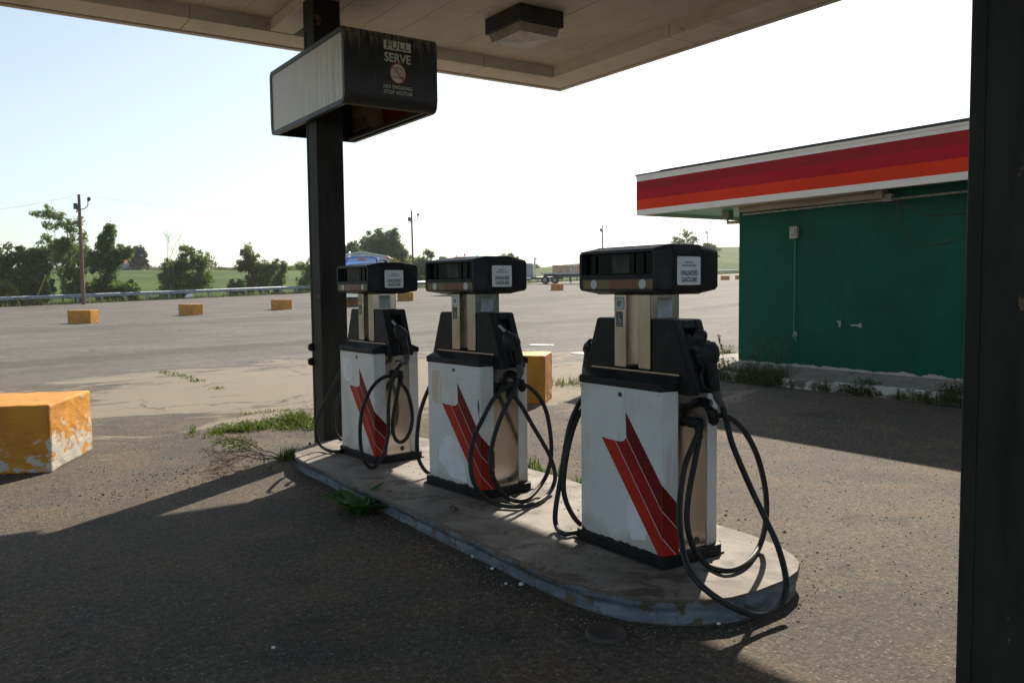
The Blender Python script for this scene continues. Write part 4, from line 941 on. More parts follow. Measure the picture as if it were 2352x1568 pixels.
# raised walk in front of the wall
wk = thing('kerbed_walk', 'broken white edged concrete walk along the foot of the green wall', 'walkway', (11.4, 9.76, 0))
mb = MB(); mb.hexa([(-.52, -BL, -.05), (-.001, -BL, -.05), (-.001, 1.2, -.05), (-.52, 1.2, -.05), (-.52, -BL, .15), (-.001, -BL, .255), (-.001, 1.2, .255), (-.52, 1.2, .15)]); mb.box((0, .005, -.05), (5, 1.2, .255)); mb.build('slab', 'pale_conc', wk, bevel=.01)
MT['kerb_white'] = plain('flaked white kerb', (0.50, 0.48, 0.44), 0.7, (0.12, 0.10, 0.08), 4.5, 0.48, 0.6, bump=0.5, bs=20)
y = -BL
rk = random.Random(5)
while y < 1.2:
    L = rk.uniform(.5, 1.1); mb = MB(); dz = rk.uniform(-.03, .015); dx = rk.uniform(-.03, .02)
    mb.box((-.66 + dx, y + .01, -.05), (-.525, min(y + L, 1.3), .145 + dz)); mb.build('kerb_stone', 'kerb_white', wk, bevel=.02, seg=3); y += L + .02
tag(bd, None, None)

# ================================================================== YELLOW BARRIER BLOCKS
BG = 'yellow concrete barrier blocks'
def edgy(c, L, W, H):
    n = sum((abs(c.x) > L / 2 - .04, abs(c.y) > W / 2 - .04, c.z > H - .04 or c.z < .04)); return 1.0 if n >= 2 else 0.12
def block_mesh(name, L, W, H, mat, jag=0.008, seed=1):
    bm = bmesh.new(); bmesh.ops.create_cube(bm, size=1)
    bmesh.ops.scale(bm, vec=(L, W, H), verts=bm.verts); bmesh.ops.translate(bm, vec=(0, 0, H / 2), verts=bm.verts)
    bmesh.ops.bevel(bm, geom=list(bm.edges), offset=.022, segments=2, affect='EDGES', profile=.6)
    bmesh.ops.subdivide_edges(bm, edges=list(bm.edges), cuts=8, use_grid_fill=True)
    for v in bm.verts:
        nn = mnoise.noise(v.co * 3.1 + Vector((seed, 0, 0))) * jag + mnoise.noise(v.co * 11 + Vector((0, seed, 0))) * jag * .8 - max(0, mnoise.noise(v.co * 6 + Vector((0, 0, seed))) - .35) * jag * 5 * edgy(v.co, L, W, H)
        v.co += v.normal * nn
    me = bpy.data.meshes.new(name); bm.to_mesh(me); bm.free(); me.materials.append(MT[mat])
    for p in me.polygons: p.use_smooth = False
    return me
def block(me, loc, rz, label, scale=1.0):
    o = bpy.data.objects.new('barrier_block', me); C.objects.link(o); o.location = loc; o.rotation_euler = (0, 0, rz); o.scale = (scale,) * 3
    return tag(o, label, 'barrier', BG)
m1 = block_mesh('barrier_block_big', 1.08, 1.5, .605, 'block_near', .010, 3)
# local +x face is the lit right face: it runs from (0.765,8.36) to (1.22,9.31)
d = Vector((.455, .947, 0)).normalized(); nrm = Vector((d.y, -d.x, 0))
ctr = Vector((.765, 8.36, 0)) + d * .75 - nrm * .54
m1b = block_mesh('barrier_block_near', 1.08, 1.06, .605, 'block_near', .010, 3)
ctr = Vector((.765, 8.36, 0)) + d * .53 - nrm * .54
block(m1b, ctr, math.atan2(nrm.y, nrm.x), 'large peeling yellow concrete block cut by the left edge, white primer on its side')
m2 = block_mesh('barrier_block_mesh', 1.2, .75, .66, 'block', .010, 9)
d = Vector((.70, .71, 0)).normalized(); nrm = Vector((d.y, -d.x, 0))
ctr = Vector((6.70, 9.05, 0)) + d * .40 - nrm * .6
block(m2, ctr, math.atan2(nrm.y, nrm.x), 'yellow concrete block standing just behind the middle gas pump')
far = [(184, 743, R(-40), 'weathered yellow block on the lot below the leaning utility pole', .98), (433, 724, R(-62), 'yellow block on the lot below the broad bush beyond the guard rail', .98), (643, 711, R(-70), 'yellow block on the lot just left of the dark pillar', .98),
       (806, 700, R(-64), 'yellow block with dark scribbles, glimpsed below the farthest pump head', 1.1), (931, 691, R(-34), 'yellow block peeking out below the right end of the farthest pump head', 1.0), (1280, 667, R(-34), 'small yellow block on the lot in front of the flatbed trailer', 1.0),
       (1667, 643, R(-34), 'small distant yellow block just left of the green wall', .9), (1700, 641.5, R(-34), 'distant yellow block half hidden by the green wall corner', .9)]
for px, py, rz, lab, sc in far:
    p = ground(px, py); block(m2, p + HEAD * .35 - Vector((0, 0, .01)), rz, lab, sc)

# ================================================================== GUARD RAIL
gr = thing('guard_rail', 'long galvanised steel guard rail along the far edge of the lot', 'guard rail', (RA.x, RA.y, 0))
mb = MB(); prof = [(0, .44), (-.04, .47), (-.08, .50), (-.08, .53), (-.02, .58), (-.02, .60), (-.08, .65), (-.08, .68), (-.04, .71), (0, .74)]
us = [u * 3.81 for u in range(-4, 44)]
for u in us:
    q = Vector((RA.x, RA.y, 0)) + RD * u; z = lot_h(q.x, q.y)
    for a, zz in prof: r_ = RD * u + RN * (a + .3); mb.v.append((r_.x, r_.y, z + zz))
n = len(prof)
for i in range(len(us) - 1):
    for j in range(n - 1): mb.f.append([i * n + j, i * n + j + 1, (i + 1) * n + j + 1, (i + 1) * n + j]); mb.m.append(0); mb.s.append(False)
mb.build('rail', 'galv', gr, recalc=True)
pm = None
for k in range(-6, 86):
    u = k * 1.905; q = RD * u + RN * .42; z = lot_h(RA.x + q.x, RA.y + q.y)
    if pm is None:
        mb = MB(); mb.box((-.08, -.06, -.3), (.08, .09, .70)); o = mb.build('post', 'galv', gr); pm = o
    else: o = dup(pm, gr)
    o.location = (q.x, q.y, z); o.rotation_euler = (0, 0, math.atan2(RD.y, RD.x))

# ================================================================== VEGETATION
def leaves(mb, centre, rad, n, size, rg, squash=1.0, up=0.2):
    """leaf sized faces spread through an uneven ball of foliage"""
    for _ in range(n):
        while True:
            p = Vector((rg.uniform(-1, 1), rg.uniform(-1, 1), rg.uniform(-1, 1)))
            if p.length <= 1: break
        p = p * (0.35 + 0.65 * p.length ** 0.3)
        q = Vector((centre.x + p.x * rad.x, centre.y + p.y * rad.y, centre.z + p.z * rad.z))
        leaf(mb, q, size * rg.uniform(.6, 1.35), rg)
def leaf(mb, q, s, rg):
    a = Vector((rg.gauss(0, 1), rg.gauss(0, 1), rg.gauss(0, .8) - .2)).normalized(); b = a.cross(Vector((rg.gauss(0, 1), rg.gauss(0, 1), rg.gauss(0, 1)))).normalized()
    mb.add([q - a * s * .55, q + b * s * .26, q + a * s * .6, q - b * s * .26], [(0, 1, 2, 3)])
def fillk(f): return max(.35, 1.15 - f * .75)
def blob_tree(name, label, cat, depth, foot, blobs, mat, n, size, seed, trunk=None, group=None, clumps=26, bark='bark', fill=.75):
    """blobs: (px, py, rx, ry) as surveyed, turned into balls of foliage at the tree's own distance"""
    rg = random.Random(seed)
    base = at_depth(foot[0], foot[1], depth); base.z = terrain(base.x, base.y) - .05
    root = thing(name, label, cat, base, 0, group); k = depth / FOC
    mb = MB(); tot = sum(b[2] * b[3] for b in blobs); cs = []; n = int(n * 1.7); size *= .82
    sv = Vector((seed * 3.7, seed * 1.3, seed * 2.1))
    for px, py, rx, ry in blobs:
        c = at_depth(px, py, depth) - base; w = rx * ry / tot; off = rg.uniform(-.3, .3) * rx * k
        c += HEAD * off; rad = Vector((rx * k, rx * k, ry * k)); cs.append((c, rad)); want = max(10, int(n * w * .28 * (fill / .75))); got = 0; tries = 0
        while got < want and tries < want * 12:
            tries += 1
            p = Vector((rg.gauss(0, .42), rg.gauss(0, .42), rg.gauss(0, .42))); r_ = p.length
            if r_ > 1.05: continue
            q = c + Vector((p.x * rad.x, p.y * rad.y, p.z * rad.z))
            dn = mnoise.noise(q * 1.0 + sv) + .7 * mnoise.noise(q * 2.4 + sv) + .22 - max(0, r_ - .55) * fillk(fill)
            if dn < 0: continue
            got += 1
            for _ in range(2): leaf(mb, q + Vector((rg.gauss(0, .5), rg.gauss(0, .5), rg.gauss(0, .4))) * size, size * rg.uniform(.55, 1.3), rg)
        ns = int(7 + rad.x * rad.z * 5); per = max(8, int(n * w * 1.25 / ns)); Lm = max(rad.x, rad.z)
        for _ in range(ns):
            p = Vector((rg.gauss(0, .38), rg.gauss(0, .38), rg.gauss(-.1, .38))); p0 = c + Vector((p.x * rad.x, p.y * rad.y, p.z * rad.z))
            dv = (Vector((p.x * rad.x, p.y * rad.y, p.z * rad.z)).normalized() * .8 + Vector((rg.gauss(0, .35), rg.gauss(0, .35), rg.uniform(.1, .75)))).normalized()
            ln = Lm * rg.uniform(.4, .85); sag_ = rg.uniform(0, .25) * ln
            for j in range(per):
                t = rg.random() ** .8; sg_ = size * (.9 - .55 * t)
                q = p0 + dv * (ln * t) - Vector((0, 0, sag_ * t * t)) + Vector((rg.gauss(0, sg_), rg.gauss(0, sg_), rg.gauss(0, sg_ * .8)))
                e_ = q - c
                if (e_.x / rad.x) ** 2 + (e_.y / rad.y) ** 2 + (e_.z / rad.z) ** 2 > 1.9: continue
                leaf(mb, q, size * rg.uniform(.5, 1.1), rg)
    mb.build('crown', mat, root)
    mb = MB(); tr = trunk if trunk else [(foot[0], foot[1]), (blobs[0][0], blobs[0][1])]
    pts = [at_depth(x, y, depth) - base for x, y in tr]; pts[0].z = -.1
    r0 = max(.05, .012 * (cs[0][0].z + 2)); mb.tube(spline(pts, 4), [r0 * (1 - .75 * i / (len(pts) * 4 - 4 + .001)) for i in range((len(pts) - 1) * 4 + 1)], 7)
    mid = pts[len(pts) // 2] * .6
    for c, rad in cs[:7]:
        st = pts[0].lerp(pts[-1], rg.uniform(.3, .7)); mb.tube([st, st.lerp(c, .55) + Vector((0, 0, .1)), c], [r0 * .5, r0 * .3, r0 * .12], 5)
    mb.build('trunk', bark, root)
    return root
TG = 'trees and bushes beyond the guard rail'
blob_tree('bush', 'dark bushy tree mass at the left edge beyond the guard rail', 'bush', 66, (15, 700), [(5, 600, 30, 38), (-25, 640, 40, 50), (22, 650, 28, 45), (5, 680, 45, 22), (40, 672, 22, 24)], 'leaf_dark', 3800, .36, 1, group=TG)
blob_tree('bush', 'dark bushy tree right of the leftmost bush, with ragged twigs on top', 'bush', 67, (75, 698), [(70, 615, 30, 40), (50, 592, 20, 22), (88, 640, 28, 38), (60, 660, 36, 34), (95, 585, 14, 24), (100, 672, 22, 20)], 'leaf_dark', 4300, .34, 2, group=TG)
blob_tree('bush', 'low yellowish green bush at the foot of the left trees by the rail', 'bush', 63, (30, 702), [(12, 672, 24, 24), (45, 690, 26, 13), (70, 696, 20, 9)], 'leaf_yel', 1300, .26, 3, group=TG)
blob_tree('ivy_tree', 'tall sparse tree with an ivy wrapped trunk left of the utility pole', 'tree', 68, (143, 690),
          [(150, 600, 24, 40), (160, 560, 20, 22), (138, 575, 16, 24), (170, 620, 20, 34), (147, 650, 9, 34), (125, 495, 20, 9), (95, 494, 26, 8), (80, 490, 12, 6), (112, 480, 10, 10), (150, 510, 18, 11), (165, 525, 22, 12), (178, 508, 12, 10), (188, 545, 10, 18), (112, 520, 16, 10), (105, 545, 10, 12), (118, 560, 8, 12)],
          'leaf_mid', 4200, .24, 4, [(143, 690), (147, 640), (160, 590), (155, 540), (140, 500), (112, 484)], TG, clumps=46, fill=.5)
blob_tree('background_tree', 'dark round tree standing on the field behind the utility pole', 'tree', 120, (165, 622), [(160, 580, 42, 30), (120, 585, 22, 24), (185, 590, 22, 26)], 'leaf_dark', 2200, .5, 5, group=TG)
blob_tree('bush', 'dark bush hugging the foot of the utility pole', 'bush', 69, (172, 690), [(172, 665, 26, 26), (190, 672, 22, 20)], 'leaf_dark', 1500, .3, 6, group=TG)
blob_tree('pointed_tree', 'dark vine clad tree with a pointed top right of the utility pole', 'tree', 70, (245, 690),
          [(240, 600, 30, 30), (256, 535, 11, 24), (244, 552, 14, 22), (236, 575, 20, 26), (272, 585, 26, 18), (290, 578, 14, 12), (246, 640, 22, 40), (232, 665, 28, 26), (218, 590, 16, 18)], 'leaf_dark', 4600, .32, 7, [(245, 690), (245, 630), (250, 570), (257, 520)], TG, clumps=40)
blob_tree('bush', 'brighter green bush right of the pointed tree at the rail', 'bush', 70, (290, 690), [(280, 665, 26, 25), (305, 672, 22, 18), (258, 675, 20, 18)], 'leaf_mid', 1800, .28, 8, group=TG)
blob_tree('conifer', 'dark rounded evergreen on the hilltop beside the red roofed house', 'tree', 150, (318, 620), [(318, 598, 17, 24), (318, 585, 13, 17), (319, 606, 18, 14)], 'leaf_con', 2600, .5, 9, group=TG, fill=1.8)
blob_tree('bushy_tree', 'broad light green tree right of the bare tree', 'tree', 76, (420, 690),
          [(405, 620, 36, 26), (440, 600, 30, 20), (432, 580, 16, 16), (470, 600, 22, 20), (390, 640, 30, 36), (430, 645, 42, 34), (468, 640, 26, 24), (400, 672, 40, 18)], 'leaf_mid', 5600, .30, 10, [(418, 690), (420, 650), (425, 610)], TG, clumps=60)
blob_tree('shrub', 'small dark shrub between the broad tree and the twin trees', 'shrub', 80, (540, 684), [(540, 665, 16, 16), (532, 652, 8, 14), (552, 655, 9, 12), (560, 672, 14, 9)], 'leaf_mid', 1000, .26, 11, group=TG)
blob_tree('yellowing_tree', 'upright tree with yellowing crown, first of the pair near the pillar', 'tree', 82, (572, 684), [(570, 580, 14, 26), (575, 606, 22, 22), (560, 612, 18, 14), (585, 625, 20, 22), (577, 655, 18, 26)], 'leaf_yel', 2600, .28, 12, group=TG)
blob_tree('twin_tree', 'forked green tree with two raised limbs beside the yellowing tree', 'tree', 83, (620, 684), [(608, 612, 16, 18), (632, 612, 15, 14), (650, 612, 8, 16), (615, 640, 20, 22), (640, 640, 16, 22), (606, 662, 11, 22), (636, 665, 12, 18)], 'leaf_mid', 2800, .28, 13, group=TG)
blob_tree('bush', 'loose green bush directly left of the dark pillar', 'bush', 84, (705, 676), [(705, 640, 18, 22), (712, 615, 12, 22), (690, 612, 12, 10), (700, 660, 22, 14)], 'leaf_mid', 1500, .28, 14, group=TG)
blob_tree('bush', 'low ragged growth on the field line left of the pillar', 'bush', 150, (665, 622), [(660, 617, 30, 5), (600, 619, 22, 4), (545, 619, 14, 4)], 'leaf_mid', 700, .4, 15, group=TG)
blob_tree('round_tree', 'large tree with haze tinted crown rising behind the blue truck and shed', 'tree', 118, (868, 655), [(868, 565, 36, 28), (850, 575, 28, 26), (893, 570, 32, 30), (872, 545, 20, 16), (905, 548, 18, 18), (895, 600, 40, 26), (845, 590, 24, 20), (918, 580, 16, 22)], 'leaf_haze', 6500, .46, 16, group=TG, clumps=70)
blob_tree('round_tree', 'smaller green tree at the right edge of the dark pillar', 'tree', 112, (806, 655), [(806, 575, 20, 20), (820, 590, 20, 18), (800, 600, 20, 24)], 'leaf_haze', 1800, .42, 17, group=TG)
blob_tree('bush', 'yellow green bush beside the amber mirror light of the blue truck', 'bush', 100, (905, 660), [(902, 612, 24, 22), (895, 636, 30, 24), (925, 632, 22, 26)], 'leaf_yel', 2400, .34, 18, group=TG)
blob_tree('bush', 'green hedge bush around the second utility pole', 'bush', 108, (962, 655), [(950, 610, 26, 20), (968, 600, 16, 12), (982, 585, 12, 14), (955, 632, 34, 22), (985, 620, 18, 24)], 'leaf_mid', 2600, .36, 19, group=TG)
blob_tree('small_tree', 'tiny treetop just left of the maroon truck roof', 'tree', 170, (1018, 622), [(1018, 596, 8, 7), (1014, 606, 12, 9)], 'leaf_haze', 500, .5, 20, group=TG)
blob_tree('small_tree', 'tiny treetop above the right end of the middle pump head', 'tree', 190, (1165, 625), [(1165, 588, 16, 6), (1180, 598, 14, 8), (1150, 598, 14, 8)], 'leaf_haze', 700, .5, 21, group=TG)
blob_tree('small_tree', 'small distant trees left of the stacked trailer load', 'tree', 220, (1228, 622), [(1228, 613, 13, 5), (1215, 616, 9, 4)], 'leaf_haze', 400, .5, 22, group=TG)
blob_tree('roundish_tree', 'airy tree top showing above the nearest pump head', 'tree', 190, (1572, 610), [(1560, 548, 14, 10), (1578, 540, 15, 12), (1592, 552, 12, 12), (1568, 562, 22, 12), (1575, 585, 18, 18)], 'leaf_haze', 1900, .45, 23, group=TG, clumps=34, fill=.3)
blob_tree('roundish_tree', 'dark green tree at the thin far pole right of the nearest pump head', 'tree', 200, (1632, 612), [(1630, 566, 15, 10), (1638, 576, 16, 14), (1618, 572, 10, 8), (1640, 598, 14, 14)], 'leaf_haze', 1500, .5, 24, group=TG)
blob_tree('hillside_bush', 'hillside bushes between the nearest pump head and the green wall', 'bush', 230, (1670, 618), [(1662, 598, 16, 16), (1680, 602, 16, 14), (1694, 592, 12, 16), (1672, 612, 26, 8)], 'leaf_haze', 2200, .55, 25, group=TG)
# bare tree
def bare_tree():
    rg = random.Random(31); depth = 75; base = at_depth(392, 690, depth); base.z = terrain(base.x, base.y) - .05
    root = thing('bare_tree', 'leafless pale dead tree left of the broad green tree', 'tree', base, 0, TG); mb = MB()
    def grow(p, d, L, r, lev):
        q = p + d * L; mid = p.lerp(q, .5) + Vector((rg.gauss(0, 1), rg.gauss(0, 1), 0)) * L * .04
        mb.tube([p, mid, q], [r, r * .8, r * .62], 5, cap=False)
        if lev == 0: return
        for i in range(rg.choice((2, 3, 3)) if lev > 1 else 2):
            dd = (d + Vector((rg.gauss(0, .36), rg.gauss(0, .36), rg.gauss(.12, .16)))).normalized(); grow(q, dd, L * rg.uniform(.62, .85), r * .6, lev - 1)
    grow(Vector((0, 0, -.1)), Vector((0, 0, 1)), 2.1, .075, 0); grow(Vector((0, 0, 2.0)), Vector((-.06, 0, 1)), 1.35, .05, 5); grow(Vector((0, 0, 1.9)), Vector((.32, .1, 1)).normalized(), 1.35, .04, 4)
    mb.build('branches', 'bark_pale', root)
bare_tree()
# grass along the rail and weeds
def blades(mb, p, n, spread, h, w, rg, lean=.5):
    for _ in range(n):
        a = rg.uniform(0, 6.283); r_ = spread * math.sqrt(rg.random()); b = Vector((p[0] + r_ * math.cos(a), p[1] + r_ * math.sin(a), p[2]))
        hh = h * rg.uniform(.45, 1.2); la = rg.uniform(0, 6.283); l = hh * lean * rg.random(); d = Vector((math.cos(la), math.sin(la), 0)); s = Vector((-d.y, d.x, 0)) * w * rg.uniform(.6, 1.2)
        m_ = b + d * l * .35 + Vector((0, 0, hh * .6)); t_ = b + d * l + Vector((0, 0, hh))
        mb.add([b - s, b + s, m_ + s * .8, m_ - s * .8, t_], [(0, 1, 2, 3), (3, 2, 4)])
rg = random.Random(77); mb = MB(); m2_ = MB()
for i in range(6500):
    u = rg.uniform(-14, 120) if rg.random() < .75 else rg.uniform(100, 170); e = -.25 + abs(rg.gauss(0, 1.3)); q = Vector((RA.x, RA.y, 0)) + RD * u + RN * e
    (mb if rg.random() < .8 else m2_).v; blades(mb if rg.random() < .8 else m2_, (q.x, q.y, terrain(q.x, q.y) - .03), 4, .3, .42, .028, rg)
o = mb.build('rail_grass', 'grass'); tag(o, 'rough green grass growing under and behind the guard rail', 'grass', kind='stuff')
o = m2_.build('dry_rail_grass', 'grass_dry'); tag(o, 'pale dry grass mixed in along the guard rail', 'grass', kind='stuff')
rg = random.Random(91); mb = MB()
for i in range(900):
    px = rg.uniform(-60, 760); dp = interp(px, 2) - rg.uniform(0, 9) ; q = at_depth(px, 620, dp); q.z = terrain(q.x, q.y); hh = max(.2, .55 + .9 * mnoise.noise(Vector((px * .02, 0, 4))))
    for _ in range(7): leaf(mb, q + Vector((rg.gauss(0, .4), rg.gauss(0, .4), rg.uniform(0, hh))), .42, rg)
o = mb.build('field_scrub', 'leaf_scrub'); tag(o, 'ragged tan green scrub along the crest of the field', 'scrub', kind='stuff')
def weed(name, label, cat, loc, fn, mat, group=None, part='blades'):
    r_ = thing(name, label, cat, loc, 0, group); mb = MB(); fn(mb); mb.build(part, mat, r_); return r_
def clump(n, spread, h, w, seed, lean=.6):
    def f(mb): blades(mb, (0, 0, -.01), n, spread, h, w, random.Random(seed), lean)
    return f
def patchy(pts, n, h, w, seed):
    def f(mb):
        g = random.Random(seed)
        for x, y, r_ in pts: blades(mb, (x, y, -.01), int(n * r_ * r_ * 10) + 20, r_, h, w, g, .9)
    return f
WG = 'weeds at the foot of the green wall'
c0 = on_z(600, 985)
pts = [(on_z(x, y) - c0) for x, y in ((505, 992), (530, 990), (560, 988), (585, 985), (605, 980), (625, 974), (645, 972), (668, 968), (690, 966), (708, 968), (690, 976), (710, 980), (650, 982))]
def tangle(mb):
    g = random.Random(15)
    for i, p in enumerate(pts):
        for _ in range(16):
            q = p + Vector((g.gauss(0, .17), g.gauss(0, .13), 0)); hh = .07 + .11 * max(0, mnoise.noise(Vector((q.x * 2.2, q.y * 2.2, 1.7))) + .25)
            blades(mb, (q.x, q.y, -.01), 9, .05, hh, .0045, g, 1.3)
            for _k in range(9): leaf(mb, Vector((q.x + g.gauss(0, .05), q.y + g.gauss(0, .05), abs(g.gauss(0, hh * .45)))), g.uniform(.018, .04), g)
weed('grass_patch', 'bright green grass patch growing left of the dark pillar foot', 'grass', c0, tangle, 'grass')
c0 = on_z(605, 947); weed('grass_patch', 'small yellowish grass tuft behind the bright grass patch', 'grass', c0, patchy([(-.2, 0, .1), (0, .02, .14), (.25, -.02, .12)], 80, .05, .006, 6), 'grass_dry')
c0 = on_z(412, 864); cr = [on_z(x, y) - c0 for x, y in ((380, 856), (395, 860), (412, 864), (430, 868), (448, 874), (455, 876), (498, 893))]
weed('crack_grass', 'thin line of grass growing in a crack of the open lot', 'grass', c0, patchy([(p.x, p.y, .13) for p in cr], 70, .06, .007, 7), 'grass')
c0 = on_z(1310, 884); weed('grass_patch', 'pale dry grass tuft between the middle pump block and nearest pump', 'grass', c0, patchy([(-.3, .1, .2), (0, 0, .25), (.35, .1, .25), (.7, .25, .25)], 60, .14, .007, 8), 'grass_dry')
c0 = on_z(668, 1052); weed('grass_clump', 'bright green grass clump against the far tip of the island kerb', 'grass', c0, clump(150, .13, .12, .006, 9), 'grass')
c0 = Vector((4.15, 5.6, 0)); weed('grass_clump', 'green weeds behind the gap between the far and middle pumps', 'grass', c0, patchy([(0, 0, .14), (.05, .3, .12), (.1, .9, .14), (0, -.5, .1)], 90, .12, .008, 10), 'weed_green')
c0 = Vector((4.1, 4.25, 0)); weed('grass_clump', 'dry straw and weeds along the back kerb right of the middle pump', 'grass', c0, patchy([(0, 0, .16), (.05, .4, .14), (0, -.4, .12)], 70, .06, .005, 12), 'grass_dry')
# broad leaved plant at the kerb
def broad(mb):
    g = random.Random(4)
    for i in range(44):
        a = g.uniform(0, 6.283); L = g.uniform(.12, .27); w = L * .17; el = g.uniform(.25, 1.1)
        d = Vector((math.cos(a), math.sin(a), 0)); s = Vector((-d.y, d.x, 0)); o_ = Vector((g.uniform(-.05, .05), g.uniform(-.08, .08), 0)); rows = []
        for t, ww in ((0, .15), (.3, .8), (.55, 1.0), (.8, .65), (1, .05)):
            c = o_ + d * (L * t * math.cos(el * (1 - t * .6))) + Vector((0, 0, L * math.sin(el) * (t - .45 * t * t) * 1.3)); j = 1 + g.uniform(-.25, .25)
            rows += [c - s * w * ww * j, c + Vector((0, 0, -.006)), c + s * w * ww * j]
        mb.add(rows, [(k * 3 + q, k * 3 + q + 1, k * 3 + q + 4, k * 3 + q + 3) for k in range(4) for q in range(2)])
weed('broadleaf_weed', 'leafy green weed rooted at the shaded kerb of the island', 'weed', Vector((2.40, 5.48, 0)), broad, 'weed_green', part='leaves')
# dead branched weed by the island tip
def deadweed(mb):
    g = random.Random(12)
    def grow(p, d, L, r_, lev):
        q = p + d * L; q.z = max(q.z, .02); mb.tube([p, p.lerp(q, .5) + Vector((0, 0, g.uniform(0, .03))), q], [r_, r_ * .85, r_ * .7], 5, cap=False)
        if lev == 0: return
        for i in range(2 if lev > 2 else 3):
            dd = (d + Vector((g.gauss(0, .5), g.gauss(0, .5), g.gauss(.0, .35)))).normalized(); dd.z = max(-.35, min(.25, dd.z - q.z * 1.6)); grow(q, dd.normalized(), L * g.uniform(.6, .9), r_ * .72, lev - 1)
    for dv in ((-1, .05, .3), (-.8, -.25, .3), (-1, -.45, .2), (-.7, .35, .35), (-1, .2, .1)): grow(Vector((0, 0, .02)), Vector(dv).normalized(), .24, .006, 4)
weed('dead_weed', 'dry branching weed sprawling over the asphalt at the island tip', 'weed', Vector((2.58, 7.55, 0)), deadweed, 'twig', part='stems')
def bushy(n, spread, h, seed, long=.8):
    def f(mb):
        g = random.Random(seed)
        for k in range(n):
            x, y = g.gauss(0, spread * .35), g.gauss(0, spread * long); hh = h * g.uniform(.35, 1.1) * max(.3, 1 - abs(y) / (spread * 2.4)); a = g.uniform(0, 6.28); l = hh * g.uniform(.1, .6)
            b_ = Vector((x, y, -.01)); t_ = b_ + Vector((math.cos(a) * l, math.sin(a) * l, hh)); mb.tube([b_, b_.lerp(t_, .5) + Vector((0, 0, hh * .08)), t_], [.0022, .0018, .001], 3, cap=False)
            for i in range(9): leaf(mb, b_.lerp(t_, g.uniform(.15, 1)) + Vector((g.gauss(0, .02), g.gauss(0, .02), g.gauss(0, .012))), g.uniform(.018, .05), g)
        blades(mb, (0, 0, -.01), n, spread * .9, h * .7, .004, g, .9)
    return f
def stemmy(mb):
    g = random.Random(21)
    for k in range(9):
        a = g.uniform(2.2, 4.2); p = Vector((g.uniform(-.15, .1), g.uniform(-.2, .2), 0)); pts = [p]
        for i in range(5): p = p + Vector((math.cos(a) * .07, math.sin(a) * .07, .055 - i * .02)); pts.append(p.copy())
        mb.tube(pts, .0035, 4, cap=False)
        for q in pts[1:]:
            for _ in range(7): leaf(mb, q + Vector((g.gauss(0, .02), g.gauss(0, .02), g.gauss(0, .015))), .03, g)
weed('sprig_weed', 'wispy grey green weed between the grass patch and the island tip', 'weed', Vector((2.55, 8.2, 0)), stemmy, 'grass', part='stems')
# weeds along the wall
rw = random.Random(51)
spots = [(9.55, .75, 'tall feathery weed clump against the green wall near its left end', 140, .26, .85, 'weed_dark'), (9.0, .45, 'dense low weed right of the tall feathery clump at the wall', 200, .28, .34, 'weed_dark'), (8.55, .3, 'bushy dark weeds filling the kerb left of the bare stretch', 240, .30, .30, 'weed_dark'),
         (7.5, .25, 'small weed in the broken kerb in the middle of the wall', 120, .2, .2, 'weed_dark'), (6.95, .25, 'bushy weed at the kerb right of the middle of the wall', 200, .22, .26, 'weed_dark'), (6.2, .25, 'yellowish weed at the kerb near the near pillar', 120, .24, .16, 'grass'), (5.6, .3, 'leafy weed at the wall beside the near pillar', 260, .32, .34, 'weed_dark'), (10.3, .2, 'low weed by the walk corner left of the green wall', 120, .2, .2, 'weed_dark'),
         (9.95, .3, 'short weeds left of the tall feathery clump along the kerb', 160, .25, .22, 'weed_dark')]
for y, _, lab, n_, sp, h_, mt in spots:
    weed('wall_weed', lab, 'weed', Vector((10.78, y, .02)), bushy(int(n_ * .75), sp, min(h_, .42), int(y * 100)), mt, WG)
def feather(mb):
    g = random.Random(8)
    for k in range(34):
        x, y = g.uniform(-.15, .15), g.uniform(-.42, .42); h_ = g.uniform(.45, .95); tp = Vector((x + g.gauss(0, .05), y + g.gauss(0, .08), h_)); b = Vector((x, y, 0))
        mb.tube([b, b.lerp(tp, .5) + Vector((0, g.gauss(0, .02), 0)), tp], [.003, .0025, .001], 4, cap=False)
        for i in range(16):
            t = g.uniform(.25, 1); leaf(mb, b.lerp(tp, t) + Vector((g.gauss(0, .012), g.gauss(0, .02), 0)), .03, g)
weed('feathery_weed', 'thin seeded stems standing in front of the green wall conduit', 'weed', Vector((10.85, 8.75, .02)), feather, 'weed_dark', WG, 'stems')
def stalk(mb):
    mb.tube([(0, 0, 0), (.0, .06, .3), (0, .16, .62)], [.006, .005, .003], 5); g = random.Random(2)
    for i in range(60): t = g.uniform(.55, 1); leaf(mb, Vector((g.gauss(0, .012), .06 + .1 * (t - .4) / .6 + g.gauss(0, .012), .3 + .32 * (t - .4) / .6)), .035, g)
weed('dock_stalk', 'single dark seed stalk leaning at the left end of the wall', 'weed', Vector((10.8, 9.52, .12)), stalk, 'bark', WG, 'stem')
c0 = on_z(1672, 824); weed('pavement_weed', 'sunlit green weed on the pavement just left of the green wall corner', 'weed', c0, bushy(60, .22, .34, 61, .4), 'grass')

